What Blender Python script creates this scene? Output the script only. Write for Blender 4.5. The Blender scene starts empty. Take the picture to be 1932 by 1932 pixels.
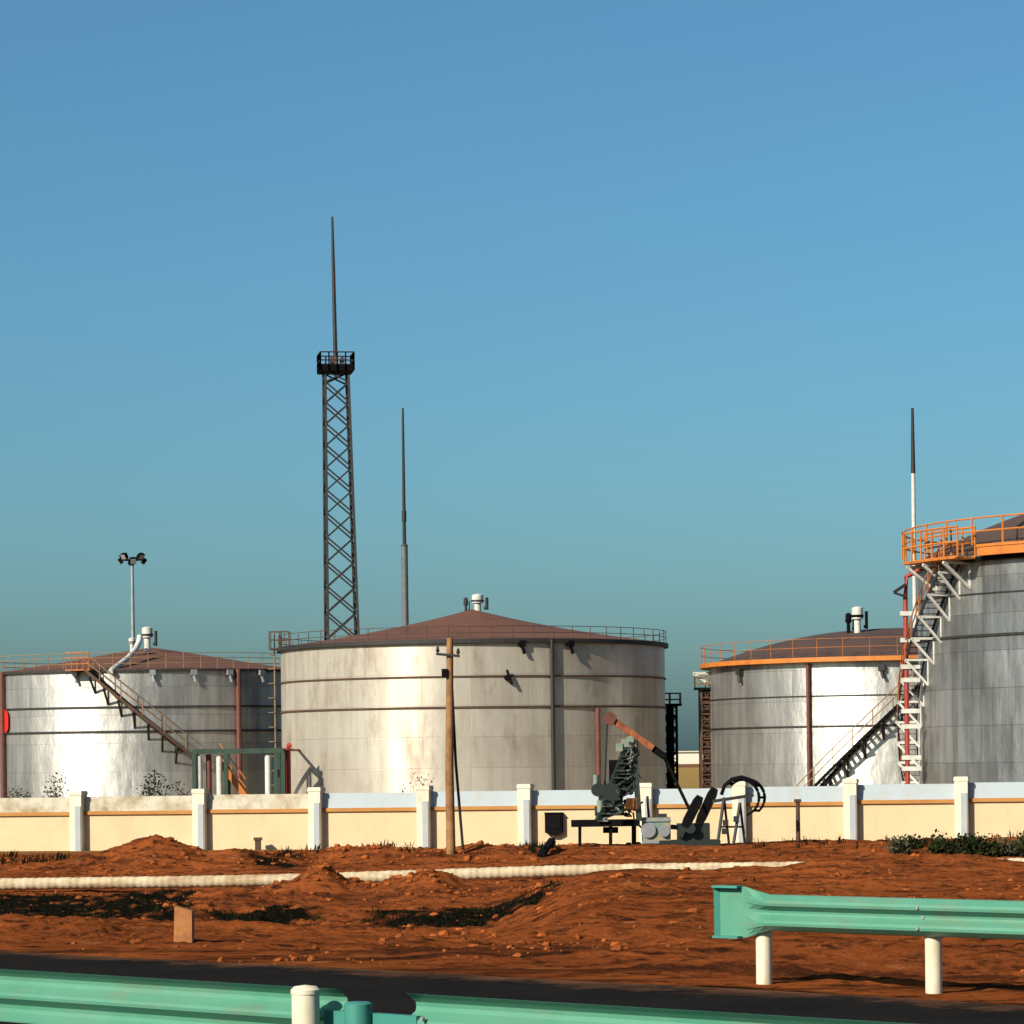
import bpy, math, random
import numpy as np
from mathutils import Vector, Matrix
random.seed(11)
rng = np.random.default_rng(5)
sc = bpy.context.scene
COL = sc.collection
PI = math.pi
R_ = math.radians

# ------------------------------------------------------------------ camera
F, CX, HY, EYE = 5796.0, 966.0, 1438.5, 3.5
ROLL = R_(-0.7)
cr, sr = math.cos(ROLL), math.sin(ROLL)
cd = bpy.data.cameras.new('camera'); cam = bpy.data.objects.new('camera', cd); COL.objects.link(cam)
cam.matrix_world = Matrix.Translation((0, 0, EYE)) @ Matrix.Rotation(PI/2, 4, 'X') @ Matrix.Rotation(ROLL, 4, 'Z')
cd.sensor_width = 36; cd.lens = 36*F/1932; cd.shift_y = (HY-966)/1932
cd.clip_start = 0.5; cd.clip_end = 20000
sc.camera = cam
sc.render.resolution_x = sc.render.resolution_y = 1024

def W(x, y, Y):
    """survey helper: direction (x, y) seen at distance Y -> world point"""
    u, v = (x-CX)/F, (HY-y)/F
    return Vector((Y*(u*cr-v*sr), Y, EYE+Y*(u*sr+v*cr)))

# ------------------------------------------------------------------ light
SUN_EL, SUN_AZ = 30.0, 43.0        # azimuth left of straight behind the camera
ts = Vector((-math.sin(R_(SUN_AZ))*math.cos(R_(SUN_EL)), -math.cos(R_(SUN_AZ))*math.cos(R_(SUN_EL)), math.sin(R_(SUN_EL))))
sl = bpy.data.lights.new('sun', 'SUN'); sl.energy = 5.0; sl.angle = R_(0.5); sl.color = (1.0, 0.90, 0.74)
so = bpy.data.objects.new('sun', sl); COL.objects.link(so)
so.rotation_euler = ts.to_track_quat('Z', 'Y').to_euler(); so.location = (-60, -60, 60)
wd = bpy.data.worlds.new('World'); sc.world = wd; wd.use_nodes = True
nt = wd.node_tree; bg = nt.nodes['Background']
sk = nt.nodes.new('ShaderNodeTexSky'); sk.sky_type = 'NISHITA'; sk.sun_disc = False
sk.sun_elevation = R_(SUN_EL); sk.sun_rotation = R_(180+SUN_AZ)
sk.air_density = 1.0; sk.dust_density = 1.95; sk.ozone_density = 9.0; sk.altitude = 0
tm = nt.nodes.new('ShaderNodeMix'); tm.data_type = 'RGBA'; tm.blend_type = 'MULTIPLY'; tm.inputs[0].default_value = 1.0
tm.inputs[7].default_value = (0.95, 1.175, 0.985, 1)      # clear cyan-blue air
nt.links.new(sk.outputs[0], tm.inputs[6]); nt.links.new(tm.outputs[2], bg.inputs[0]); bg.inputs[1].default_value = 0.065
sc.view_settings.view_transform = 'Standard'; sc.view_settings.look = 'None'
sc.view_settings.exposure = 0.8; sc.view_settings.gamma = 1.0

# ------------------------------------------------------------------ materials
def newmat(name):
    m = bpy.data.materials.new(name); m.use_nodes = True
    t = m.node_tree
    return m, t, t.nodes['Principled BSDF']
def N(t, typ, **kw):
    n = t.nodes.new(typ)
    for k, v in kw.items(): setattr(n, k, v)
    return n
def mixc(t, fac, a, b, blend='MIX'):
    n = N(t, 'ShaderNodeMix', data_type='RGBA', blend_type=blend)
    for i, v in ((0, fac), (6, a), (7, b)):
        if hasattr(v, 'is_linked') or isinstance(v, bpy.types.NodeSocket): t.links.new(v, n.inputs[i])
        else: n.inputs[i].default_value = v if i == 0 else (*v, 1)
    return n.outputs[2]
def ramp(t, src, p0, p1, c0=(0, 0, 0), c1=(1, 1, 1)):
    n = N(t, 'ShaderNodeValToRGB'); e = n.color_ramp.elements
    e[0].position = p0; e[1].position = p1; e[0].color = (*c0, 1); e[1].color = (*c1, 1)
    t.links.new(src, n.inputs[0]); return n.outputs[0]
def noise(t, vec, scale, detail=5, rough=0.6):
    n = N(t, 'ShaderNodeTexNoise'); n.inputs['Scale'].default_value = scale
    n.inputs['Detail'].default_value = detail; n.inputs['Roughness'].default_value = rough
    if vec is not None: t.links.new(vec, n.inputs['Vector'])
    return n.outputs[0]
def mapping(t, vec, s):
    n = N(t, 'ShaderNodeMapping'); n.inputs['Scale'].default_value = s
    t.links.new(vec, n.inputs['Vector']); return n.outputs[0]
def bump(t, p, src, strength, dist=0.02):
    n = N(t, 'ShaderNodeBump'); n.inputs['Strength'].default_value = strength; n.inputs['Distance'].default_value = dist
    t.links.new(src, n.inputs['Height']); t.links.new(n.outputs[0], p.inputs['Normal']); return n
ALB = 0.62      # the photograph is exposed for sunlit, fairly dark surfaces
def paint(name, c, rough=0.6, metal=0.0, dirt=None, dscale=3.0, damt=(0.45, 0.75), bmp=0.15, bscale=25, spec=0.35, grime=None):
    m, t, p = newmat(name)
    g = N(t, 'ShaderNodeTexCoord').outputs['Object']
    dirt = dirt or tuple(v*0.6 for v in c)
    c, dirt = tuple(v*ALB for v in c), tuple(v*ALB for v in dirt)
    f = ramp(t, noise(t, g, dscale, 6, 0.65), *damt)
    col = mixc(t, f, c, dirt)
    if grime:      # (colour, stretch, low, high, amount): dust, streaks, scuffs
        gc, gs, lo, hi, am = grime
        col = mixc(t, ramp(t, noise(t, mapping(t, g, gs), 1.0, 7, 0.7), lo, hi, (0, 0, 0), (am,)*3), col, gc)
    t.links.new(col, p.inputs['Base Color'])
    p.inputs['Roughness'].default_value = rough; p.inputs['Metallic'].default_value = metal; p.inputs['Specular IOR Level'].default_value = spec
    bump(t, p, noise(t, g, bscale, 4), bmp)
    return m
def shell_mat(name, a, b, stain, stain_amt, metal, rough, rust=(0.16, 0.08, 0.045), rust_amt=0.0, dent=0.25):
    """weathered aluminium-painted plates; UV in metres (arc, height)"""
    m, t, p = newmat(name)
    uv = N(t, 'ShaderNodeUVMap').outputs[0]
    br = N(t, 'ShaderNodeTexBrick'); t.links.new(uv, br.inputs['Vector'])
    br.inputs['Scale'].default_value = 1; br.inputs['Brick Width'].default_value = 6.1; br.inputs['Row Height'].default_value = 1.62
    br.inputs['Mortar Size'].default_value = 0.018; br.inputs['Mortar Smooth'].default_value = 0.3
    a, b, stain, rust = [tuple(v*0.86 for v in q) for q in (a, b, stain, rust)]
    br.inputs['Color1'].default_value = (*a, 1); br.inputs['Color2'].default_value = (*b, 1)
    br.inputs['Mortar'].default_value = (*[v*0.78 for v in b], 1)
    st = noise(t, mapping(t, uv, (1.6, 0.10, 1)), 1.0, 6, 0.7)
    c = mixc(t, ramp(t, st, 0.44, 0.72, (0, 0, 0), (stain_amt,)*3), br.outputs[0], stain)
    bl = noise(t, mapping(t, uv, (1, 0.55, 1)), 0.32, 6, 0.62)
    c = mixc(t, ramp(t, bl, 0.46, 0.70, (0, 0, 0), (stain_amt*0.8,)*3), c, tuple(v*0.75 for v in stain))
    if rust_amt:
        rs = noise(t, mapping(t, uv, (0.5, 0.16, 1)), 1.0, 7, 0.72)
        c = mixc(t, ramp(t, rs, 0.52, 0.74, (0, 0, 0), (rust_amt,)*3), c, rust)
    t.links.new(c, p.inputs['Base Color'])
    r = N(t, 'ShaderNodeMapRange'); t.links.new(bl, r.inputs[0])
    r.inputs[3].default_value = rough-0.12; r.inputs[4].default_value = rough+0.16
    t.links.new(r.outputs[0], p.inputs['Roughness'])
    p.inputs['Metallic'].default_value = metal; p.inputs['Specular IOR Level'].default_value = 0.05
    p.inputs['Anisotropic'].default_value = 0.65; p.inputs['Anisotropic Rotation'].default_value = 0.25
    tg = N(t, 'ShaderNodeTangent', direction_type='RADIAL', axis='Z'); t.links.new(tg.outputs[0], p.inputs['Tangent'])
    b1 = N(t, 'ShaderNodeBump'); b1.inputs['Strength'].default_value = dent; b1.inputs['Distance'].default_value = 0.24
    t.links.new(noise(t, mapping(t, uv, (1, 0.5, 1)), 0.55, 5, 0.55), b1.inputs['Height'])
    b2 = N(t, 'ShaderNodeBump'); b2.inputs['Strength'].default_value = 0.3; b2.inputs['Distance'].default_value = 0.02; b2.invert = True
    t.links.new(br.outputs['Fac'], b2.inputs['Height']); t.links.new(b1.outputs[0], b2.inputs['Normal'])
    t.links.new(b2.outputs[0], p.inputs['Normal'])
    return m

M = {}
M['shell_bright'] = shell_mat('bright_plate', (0.64, 0.63, 0.60), (0.48, 0.475, 0.46), (0.20, 0.195, 0.185), 0.65, 0.83, 0.50, dent=0.45)
M['shell_wide'] = shell_mat('bright_wide_plate', (0.60, 0.59, 0.56), (0.46, 0.455, 0.44), (0.18, 0.175, 0.165), 0.65, 0.82, 0.54, dent=0.4)
M['shell_dirty'] = shell_mat('dirty_plate', (0.50, 0.46, 0.395), (0.44, 0.40, 0.34), (0.28, 0.235, 0.18), 0.55, 0.40, 0.43, (0.16, 0.085, 0.05), 0.75, 0.12)
M['shell_dull'] = shell_mat('dull_plate', (0.66, 0.67, 0.655), (0.36, 0.37, 0.365), (0.12, 0.122, 0.123), 0.8, 0.84, 0.49, dent=0.6)
M['roof'] = paint('rusty_roof', (0.165, 0.064, 0.036), 0.85, 0.0, (0.09, 0.042, 0.027), 0.7)
M['dark_roof'] = paint('dark_roof', (0.09, 0.05, 0.038), 0.8, 0.0, (0.05, 0.034, 0.029), 0.6)
M['dark_steel'] = paint('dark_steel', (0.024, 0.024, 0.026), 0.65, 0.1, (0.045, 0.03, 0.022), 2.0)
M['black'] = paint('black_paint', (0.008, 0.008, 0.009), 0.8, spec=0.03)
M['rust_steel'] = paint('rusty_steel', (0.10, 0.045, 0.025), 0.75, 0.0, (0.055, 0.03, 0.02), 2.5)
M['tan_steel'] = paint('tan_steel', (0.33, 0.20, 0.10), 0.7, 0.0, (0.19, 0.09, 0.04), 2.5)
M['orange'] = paint('orange_paint', (0.62, 0.20, 0.03), 0.55, 0.0, (0.42, 0.12, 0.025), 1.6)
M['beam_rust'] = paint('rusty_orange_beam', (0.40, 0.12, 0.035), 0.65, 0.0, (0.16, 0.035, 0.02), 2.6, (0.42, 0.6))
M['orange_dull'] = paint('faded_orange_paint', (0.46, 0.15, 0.035), 0.65, 0.0, (0.24, 0.08, 0.03), 1.6)
M['red'] = paint('red_paint', (0.38, 0.035, 0.022), 0.5, 0.0, (0.22, 0.03, 0.02), 2.2)
M['red_bright'] = paint('bright_red', (0.62, 0.025, 0.012), 0.45, 0.0, (0.5, 0.02, 0.01), 3)
M['dull_red'] = paint('dull_red', (0.17, 0.05, 0.035), 0.65, 0.0, (0.10, 0.035, 0.025), 2.2)
M['white'] = paint('white_paint', (0.72, 0.71, 0.66), 0.5, 0.0, (0.5, 0.47, 0.4), 3)
M['grey'] = paint('galvanised', (0.38, 0.40, 0.42), 0.5, 0.4, (0.28, 0.29, 0.30), 2)
M['mast_grey'] = paint('dark_mast_grey', (0.15, 0.16, 0.18), 0.6, 0.1)
M['pale_grey'] = paint('pale_grey_paint', (0.42, 0.45, 0.48), 0.55, 0.1, (0.32, 0.34, 0.36), 2)
M['green_steel'] = paint('dark_green_paint', (0.035, 0.075, 0.05), 0.55, 0.0, (0.02, 0.035, 0.028), 2)
M['pump_green'] = paint('pump_green', (0.016, 0.028, 0.022), 0.5, 0.0, (0.012, 0.016, 0.015), 3)
M['pump_mid'] = paint('pump_worn_green', (0.022, 0.035, 0.028), 0.6, 0.0, (0.26, 0.30, 0.26), 3.0, (0.54, 0.62))
M['pump_teal'] = paint('pump_teal', (0.16, 0.27, 0.23), 0.55, 0.0, (0.36, 0.30, 0.2), 2.2, (0.42, 0.6))
M['cream'] = paint('cream_render', (0.76, 0.585, 0.36), 0.85, 0.0, (0.68, 0.51, 0.30), 0.8, (0.4, 0.8), 0.25, 12, grime=((0.22, 0.15, 0.08), (1.3, 1.3, 0.35), 0.56, 0.85, 0.4))
M['cream_pillar'] = paint('pale_cream_render', (0.84, 0.78, 0.62), 0.85, 0.0, (0.76, 0.68, 0.50), 1.2, (0.4, 0.8), 0.25, 12, grime=((0.25, 0.18, 0.11), (2.5, 2.5, 0.6), 0.55, 0.8, 0.5))
M['coping'] = paint('sky_tinted_render', (0.47, 0.55, 0.60), 0.85, 0.0, (0.47, 0.48, 0.45), 1.0, (0.48, 0.72), 0.25, 14)  # sky reflected by the leaning face is put into the pale blue
M['coping_old'] = paint('weathered_render', (0.62, 0.58, 0.47), 0.9, 0.0, (0.34, 0.25, 0.13), 1.3, (0.42, 0.68), 0.4, 10)
M['moulding'] = paint('ochre_paint', (0.52, 0.24, 0.06), 0.8, 0.0, (0.42, 0.17, 0.04), 1.5)
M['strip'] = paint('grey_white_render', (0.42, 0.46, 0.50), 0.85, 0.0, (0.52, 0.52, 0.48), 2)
M['wood'] = paint('weathered_wood', (0.38, 0.19, 0.07), 0.85, 0.0, (0.18, 0.08, 0.033), 1.4, (0.4, 0.65), 0.5, 18)
M['orange_stone'] = paint('orange_concrete', (0.50, 0.20, 0.06), 0.85, 0.0, (0.34, 0.13, 0.05), 6, (0.4, 0.65), 0.4, 20)
M['concrete'] = paint('concrete', (0.32, 0.25, 0.18), 0.9, 0.0, (0.2, 0.14, 0.1), 5)
M['rail_green'] = paint('green_rail_paint', (0.095, 0.32, 0.215), 0.42, 0.05, (0.15, 0.36, 0.26), 1.6, (0.4, 0.75), 0.08, 6, grime=((0.16, 0.10, 0.06), (1.6, 1.6, 7.0), 0.52, 0.78, 0.55))
M['rail_teal'] = paint('teal_rail_paint', (0.055, 0.27, 0.215), 0.45, 0.05, (0.08, 0.32, 0.27), 2.5, (0.4, 0.75), 0.08, 6)
M['post'] = paint('cream_post_paint', (0.82, 0.74, 0.56), 0.6, 0.0, (0.72, 0.62, 0.42), 4, (0.45, 0.75), 0.1, 10, grime=((0.24, 0.14, 0.07), (6, 6, 2.0), 0.5, 0.8, 0.6))
M['pipe'] = paint('cream_lagging', (0.70, 0.59, 0.40), 0.85, 0.0, (0.48, 0.35, 0.19), 1.2, (0.4, 0.7), 0.4, 9, grime=((0.16, 0.07, 0.03), (0.8, 3, 3), 0.48, 0.72, 0.75))
M['stem'] = paint('stem', (0.10, 0.07, 0.035), 0.9)
M['weed'] = paint('weed', (0.010, 0.012, 0.007), 0.95, 0.0, (0.022, 0.02, 0.010), 2.0, (0.4, 0.6), spec=0.0)
M['leaf'] = paint('leaf', (0.022, 0.032, 0.014), 0.85, 0.0, (0.035, 0.038, 0.014), 2.0, (0.4, 0.6), spec=0.0)
M['dry_leaf'] = paint('dry_leaf', (0.07, 0.06, 0.026), 0.85, 0.0, (0.05, 0.055, 0.025), 2.0, (0.4, 0.6))
M['far_white'] = paint('far_white_wall', (0.80, 0.74, 0.62), 0.9, 0.0, (0.7, 0.62, 0.5), 0.05)
M['far_brown'] = paint('far_brown_strip', (0.16, 0.08, 0.04), 0.9, 0.0, (0.1, 0.05, 0.03), 0.05)

# ------------------------------------------------------------------ mesh building
class MB:
    def __init__(s): s.v, s.f, s.uv, s.smooth = [], [], None, []
    def add(s, vs, fs, smooth=False):
        o = len(s.v); s.v += [tuple(v) for v in vs]
        s.f += [tuple(i+o for i in f) for f in fs]; s.smooth += [smooth]*len(fs); return s
    def box(s, c, size, rot=None):
        hx, hy, hz = (k/2 for k in size); c = Vector(c)
        vs = [Vector((x, y, z)) for x in (-hx, hx) for y in (-hy, hy) for z in (-hz, hz)]
        if rot is not None: vs = [rot @ v for v in vs]
        return s.add([v+c for v in vs], [(0, 1, 3, 2), (4, 6, 7, 5), (0, 4, 5, 1), (2, 3, 7, 6), (0, 2, 6, 4), (1, 5, 7, 3)])
    def bar(s, a, b, w, h=None, up=Vector((0, 0, 1))):
        """rectangular bar from a to b"""
        a, b = Vector(a), Vector(b); h = h or w
        z = (b-a).normalized()
        if abs(z.dot(up)) > 0.98: up = Vector((0, 1, 0))
        x = z.cross(up).normalized(); y = x.cross(z)
        vs = [p + x*(w/2*i) + y*(h/2*j) for p in (a, b) for i, j in ((-1, -1), (1, -1), (1, 1), (-1, 1))]
        return s.add(vs, [(3, 2, 1, 0), (4, 5, 6, 7), (0, 1, 5, 4), (1, 2, 6, 5), (2, 3, 7, 6), (3, 0, 4, 7)])
    def tube(s, a, b, r0, r1=None, n=10, caps=True):
        return s.pipe([a, b], [r0, r0 if r1 is None else r1], n, caps)
    def pipe(s, pts, r, n=8, caps=True, closed=False):
        pts = [Vector(p) for p in pts]; m = len(pts)
        rr = r if isinstance(r, (list, tuple)) else [r]*m
        vs = []
        for i, p in enumerate(pts):
            a = pts[(i-1) % m] if (closed or i > 0) else p
            b = pts[(i+1) % m] if (closed or i < m-1) else p
            z = (b-a).normalized()
            up = Vector((0, 0, 1)) if abs(z.z) < 0.95 else Vector((0, 1, 0))
            x = z.cross(up).normalized(); y = z.cross(x)
            vs += [p + x*(rr[i]*math.cos(k*2*PI/n)) + y*(rr[i]*math.sin(k*2*PI/n)) for k in range(n)]
        fs = []
        for i in range(m if closed else m-1):
            j = (i+1) % m
            fs += [(i*n+k, j*n+k, j*n+(k+1) % n, i*n+(k+1) % n) for k in range(n)]
        s.add(vs, fs, n > 5)
        if caps and not closed:
            o = len(s.v)-len(vs)
            s.f += [tuple(o+k for k in range(n)), tuple(o+(m-1)*n+k for k in reversed(range(n)))]; s.smooth += [False]*2
        return s
    def lathe(s, c, prof, n=48, smooth=True, a0=0, a1=2*PI):
        c = Vector(c); full = abs(a1-a0-2*PI) < 1e-6; m = n if full else n+1
        vs = [c + Vector((r*math.cos(a0+(a1-a0)*k/n), r*math.sin(a0+(a1-a0)*k/n), z)) for r, z in prof for k in range(m)]
        fs = []
        for i in range(len(prof)-1):
            for k in range(n):
                k2 = (k+1) % m
                fs.append((i*m+k, i*m+k2, (i+1)*m+k2, (i+1)*m+k))
        return s.add(vs, fs, smooth)
    def prism(s, pts, off):
        """closed polygon pts extruded by vector off"""
        n = len(pts); off = Vector(off)
        vs = [Vector(p) for p in pts]+[Vector(p)+off for p in pts]
        return s.add(vs, [tuple(range(n))[::-1], tuple(range(n, 2*n))]+[(i, (i+1) % n, n+(i+1) % n, n+i) for i in range(n)])
    def build(s, name, mat, parent=None, origin=None):
        me = bpy.data.meshes.new(name)
        og = Vector(origin) if origin is not None else (parent['_o'] if parent is not None else Vector((0, 0, 0)))
        og = Vector(og)
        me.from_pydata([Vector(v)-og for v in s.v], [], s.f); me.materials.append(mat)
        me.polygons.foreach_set('use_smooth', s.smooth)
        if s.uv is not None:
            l = me.uv_layers.new(name='UVMap'); l.data.foreach_set('uv', s.uv)
        me.update()
        if any(s.smooth): me.set_sharp_from_angle(angle=R_(38))
        o = bpy.data.objects.new(name, me); COL.objects.link(o)
        if parent is not None: o.parent = parent
        else: o.location = og
        o['_o'] = tuple(og)
        return o
def tag(o, label=None, cat=None, group=None, kind=None):
    if label: o['label'] = label
    if cat: o['category'] = cat
    if group: o['group'] = group
    if kind: o['kind'] = kind
    return o
def thing(name, label, cat, loc, group=None):
    o = bpy.data.objects.new(name, None); o.empty_display_size = 0.3; COL.objects.link(o)
    o.location = loc; o['_o'] = tuple(loc)
    return tag(o, label, cat, group)

# ------------------------------------------------------------------ terrain
A_RD = R_(43); DR = (math.cos(A_RD), -math.sin(A_RD)); NR = (math.sin(A_RD), math.cos(A_RD)); C_RD = 20.05
ZR = 1.55
def hsh(i, j, k): 
    n = (i*374761393 + j*668265263 + k*2147483647) & 0xFFFFFFFF
    n = ((n ^ (n >> 13))*1274126177) & 0xFFFFFFFF
    return ((n ^ (n >> 16)) & 0xFFFF)/65535.0
def vnoise(x, y, k=0):
    xi, yi = np.floor(x).astype(np.int64), np.floor(y).astype(np.int64); fx, fy = x-xi, y-yi
    fx = fx*fx*fx*(fx*(fx*6-15)+10); fy = fy*fy*fy*(fy*(fy*6-15)+10)
    a, b, c, d = hsh(xi, yi, k), hsh(xi+1, yi, k), hsh(xi, yi+1, k), hsh(xi+1, yi+1, k)
    return (a+(b-a)*fx)*(1-fy)+(c+(d-c)*fx)*fy-0.5
def fbm(x, y, o=4, k=0):
    s, a, t = 0, 1, 0
    for i in range(o):
        s = s+vnoise(x*2**i+17.3*i, y*2**i-9.1*i, k+i)*a; t += a; a *= 0.55
    return s/t*2
def sstep(a, b, x):
    t = np.clip((x-a)/(b-a), 0, 1); return t*t*(3-2*t)
MOUNDS = []   # X, Y, sx, sy, height
def mound(x, y, Y, sx, sy, base=0.0):
    p = W(x, y, Y); MOUNDS.append((p.x, Y, sx, sy, p.z-base))
mound(290, 1579, 107, 1.5, 1.7, 0.03); mound(225, 1607, 106, 1.5, 1.4, 0.06); mound(365, 1601, 107, 1.2, 1.3, 0.05)
mound(450, 1605, 107, 1.6, 1.3, 0.03)
mound(705, 1593, 110, 1.7, 1.6, 0.06); mound(625, 1603, 110, 1.3, 1.3, 0.06); mound(835, 1600, 109, 1.3, 1.4, 0.06); mound(905, 1594, 110, 1.6, 1.5, 0.06); mound(985, 1597, 111, 1.4, 1.3, 0.12)
mound(602, 1641, 78.5, 0.72, 1.3, 0.02); mound(545, 1668, 78, 0.9, 1.2, 0.0); mound(665, 1662, 78.5, 0.7, 1.2, 0.0)
mound(812, 1641, 78.5, 0.85, 1.3, 0.02); mound(740, 1662, 78.5, 0.8, 1.2, 0.02); mound(890, 1668, 78, 0.9, 1.2, 0.0); mound(470, 1688, 77, 1.3, 1.0, 0.0)
def height(X, Y, fine=True):
    X = np.asarray(X, float); Y = np.asarray(Y, float)
    s = NR[0]*X+NR[1]*Y-C_RD
    a = X/np.maximum(Y, 1.0)
    wr = sstep(-0.014, 0.03, a+0.006*vnoise(X*0.3, Y*0.15, 3))
    zl = ZR*(1-sstep(0.5, 27, s)*1.0)
    zr = ZR-0.80*np.clip((s-1.0)/38, 0, 1)
    zr = zr*(1-sstep(75.5, 83, Y))+0.30*sstep(75.5, 83, Y)
    zr = zr+0.27*np.exp(-((Y-76)/4.5)**2)*sstep(0.082, 0.105, a)*(1-0.75*sstep(0.145, 0.165, a))
    zr = zr*(1-0.6*sstep(117, 124, Y))
    z = zl*(1-wr)+zr*wr
    z = np.where(s < 0.5, ZR, z)
    mz = np.zeros_like(z)
    for mx, my, sx, sy, h in MOUNDS:
        r2 = ((X-mx)/sx)**2+((Y-my)/sy)**2
        mz = np.maximum(mz, h*np.exp(-0.5*r2**0.9)*(1+0.25*vnoise(X*1.3, Y*0.9, 9)))
    z = z+mz
    act = sstep(0.3, 4.0, s)*(1-sstep(119, 124, Y))
    rut = fbm(X*0.35+Y*0.05, Y*0.5, 3, 20)*0.15
    z = z+act*rut
    if fine:
        rough = 0.5+0.9*sstep(-0.1, 0.35, fbm(X*0.12, Y*0.08, 2, 40))
        cl = fbm(X*1.7, Y*1.1, 4, 60)
        z = z+act*rough*(0.095*cl+0.08*np.abs(fbm(X*4.2, Y*2.6, 3, 80)))
    z = np.where(s < 0.0, ZR-0.06, z)
    far = sstep(124, 128, Y)
    return z*(1-far)
def dark_soil_shade(X, Y):
    """near-black bands: dark weedy drain soil with shadow painted in"""
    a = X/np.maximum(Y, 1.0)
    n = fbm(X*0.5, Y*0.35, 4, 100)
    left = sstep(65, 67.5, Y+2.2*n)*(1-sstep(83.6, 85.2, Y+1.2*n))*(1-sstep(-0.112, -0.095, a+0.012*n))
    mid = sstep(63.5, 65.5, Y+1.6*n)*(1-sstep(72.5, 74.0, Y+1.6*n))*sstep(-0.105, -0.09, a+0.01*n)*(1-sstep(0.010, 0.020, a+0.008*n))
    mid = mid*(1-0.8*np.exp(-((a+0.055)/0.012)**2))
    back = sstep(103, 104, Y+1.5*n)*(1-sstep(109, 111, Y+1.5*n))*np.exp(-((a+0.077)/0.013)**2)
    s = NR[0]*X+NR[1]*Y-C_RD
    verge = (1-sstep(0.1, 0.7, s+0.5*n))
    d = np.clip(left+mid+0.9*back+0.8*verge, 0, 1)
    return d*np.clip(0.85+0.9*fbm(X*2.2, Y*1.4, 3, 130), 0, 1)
def gz(X, Y): return float(height(np.array([X]), np.array([Y]))[0])
def hit(x, y):
    """first point of the ground in direction (x, y)"""
    Ys = np.linspace(22, 135, 2600); p = W(x, y, 1.0)
    X, Z = p.x*Ys, EYE+(p.z-EYE)*Ys
    k = np.argmax(Z < height(X, Ys))
    return Vector((X[k], Ys[k], float(height(X[k:k+1], Ys[k:k+1])[0])))

rows = np.concatenate([[-400, -150, -60, -20, 0, 6], np.geomspace(9, 21, 40), np.geomspace(21.2, 124, 900)[:-1],
                       np.linspace(124, 130, 8), np.geomspace(134, 9000, 60)])
ti = np.linspace(-0.205, 0.205, 430)
to = np.geomspace(0.21, 12, 40)
cols = np.concatenate([-to[::-1], ti, to])
GX = cols[None, :]*np.maximum(rows, 9.0)[:, None]; GY = np.repeat(rows[:, None], len(cols), 1)
GZ = height(GX, GY); GD = dark_soil_shade(GX, GY)
nr, nc = GX.shape
idx = np.arange(nr*nc).reshape(nr, nc)
quads = np.stack([idx[:-1, :-1], idx[:-1, 1:], idx[1:, 1:], idx[1:, :-1]], -1).reshape(-1, 4)
me = bpy.data.meshes.new('ground')
me.vertices.add(nr*nc); me.vertices.foreach_set('co', np.stack([GX, GY, GZ], -1).ravel())
me.loops.add(quads.size); me.loops.foreach_set('vertex_index', quads.ravel())
me.polygons.add(len(quads)); me.polygons.foreach_set('loop_start', np.arange(0, quads.size, 4)); me.polygons.foreach_set('loop_total', np.full(len(quads), 4))
me.polygons.foreach_set('use_smooth', np.ones(len(quads), bool))
at = me.attributes.new('dark_soil_shade', 'FLOAT', 'POINT'); at.data.foreach_set('value', GD.ravel())
me.update(); me.validate()
gm, t, p = newmat('soil')
g = N(t, 'ShaderNodeTexCoord').outputs['Object']
c = mixc(t, ramp(t, noise(t, g, 0.35, 6, 0.65), 0.40, 0.60), (0.33, 0.088, 0.024), (0.225, 0.060, 0.018))
c = mixc(t, ramp(t, noise(t, g, 2.6, 6, 0.7), 0.50, 0.64), c, (0.045, 0.017, 0.008))
c = mixc(t, ramp(t, noise(t, g, 0.9, 5, 0.7), 0.60, 0.74), c, (0.36, 0.13, 0.045))
c = mixc(t, ramp(t, noise(t, mapping(t, g, (0.22, 1.1, 1)), 1.0, 7, 0.72), 0.50, 0.62, (0, 0, 0), (0.8,)*3), c, (0.035, 0.015, 0.009))  # long dark streaks: furrow shade put into the soil colour
sy = N(t, 'ShaderNodeSeparateXYZ'); t.links.new(g, sy.inputs[0])
yr = N(t, 'ShaderNodeMapRange'); t.links.new(sy.outputs[1], yr.inputs[0]); yr.inputs[1].default_value = 124; yr.inputs[2].default_value = 132
c = mixc(t, yr.outputs[0], c, mixc(t, noise(t, g, 0.02, 4), (0.32, 0.20, 0.07), (0.21, 0.15, 0.055)))
da = N(t, 'ShaderNodeAttribute', attribute_name='dark_soil_shade')
c = mixc(t, ramp(t, da.outputs['Fac'], 0.25, 0.7), c, mixc(t, noise(t, g, 3.0, 5), (0.004, 0.0045, 0.003), (0.012, 0.010, 0.007)))  # dark drain soil, blackened further by shadow bands put into the colour
t.links.new(c, p.inputs['Base Color']); p.inputs['Roughness'].default_value = 0.95
p.inputs['Specular IOR Level'].default_value = 0.0
bump(t, p, noise(t, g, 4.5, 9, 0.75), 1.0, 0.2)
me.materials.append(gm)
go = bpy.data.objects.new('ground', me); COL.objects.link(go); tag(go, kind='structure')

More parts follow.
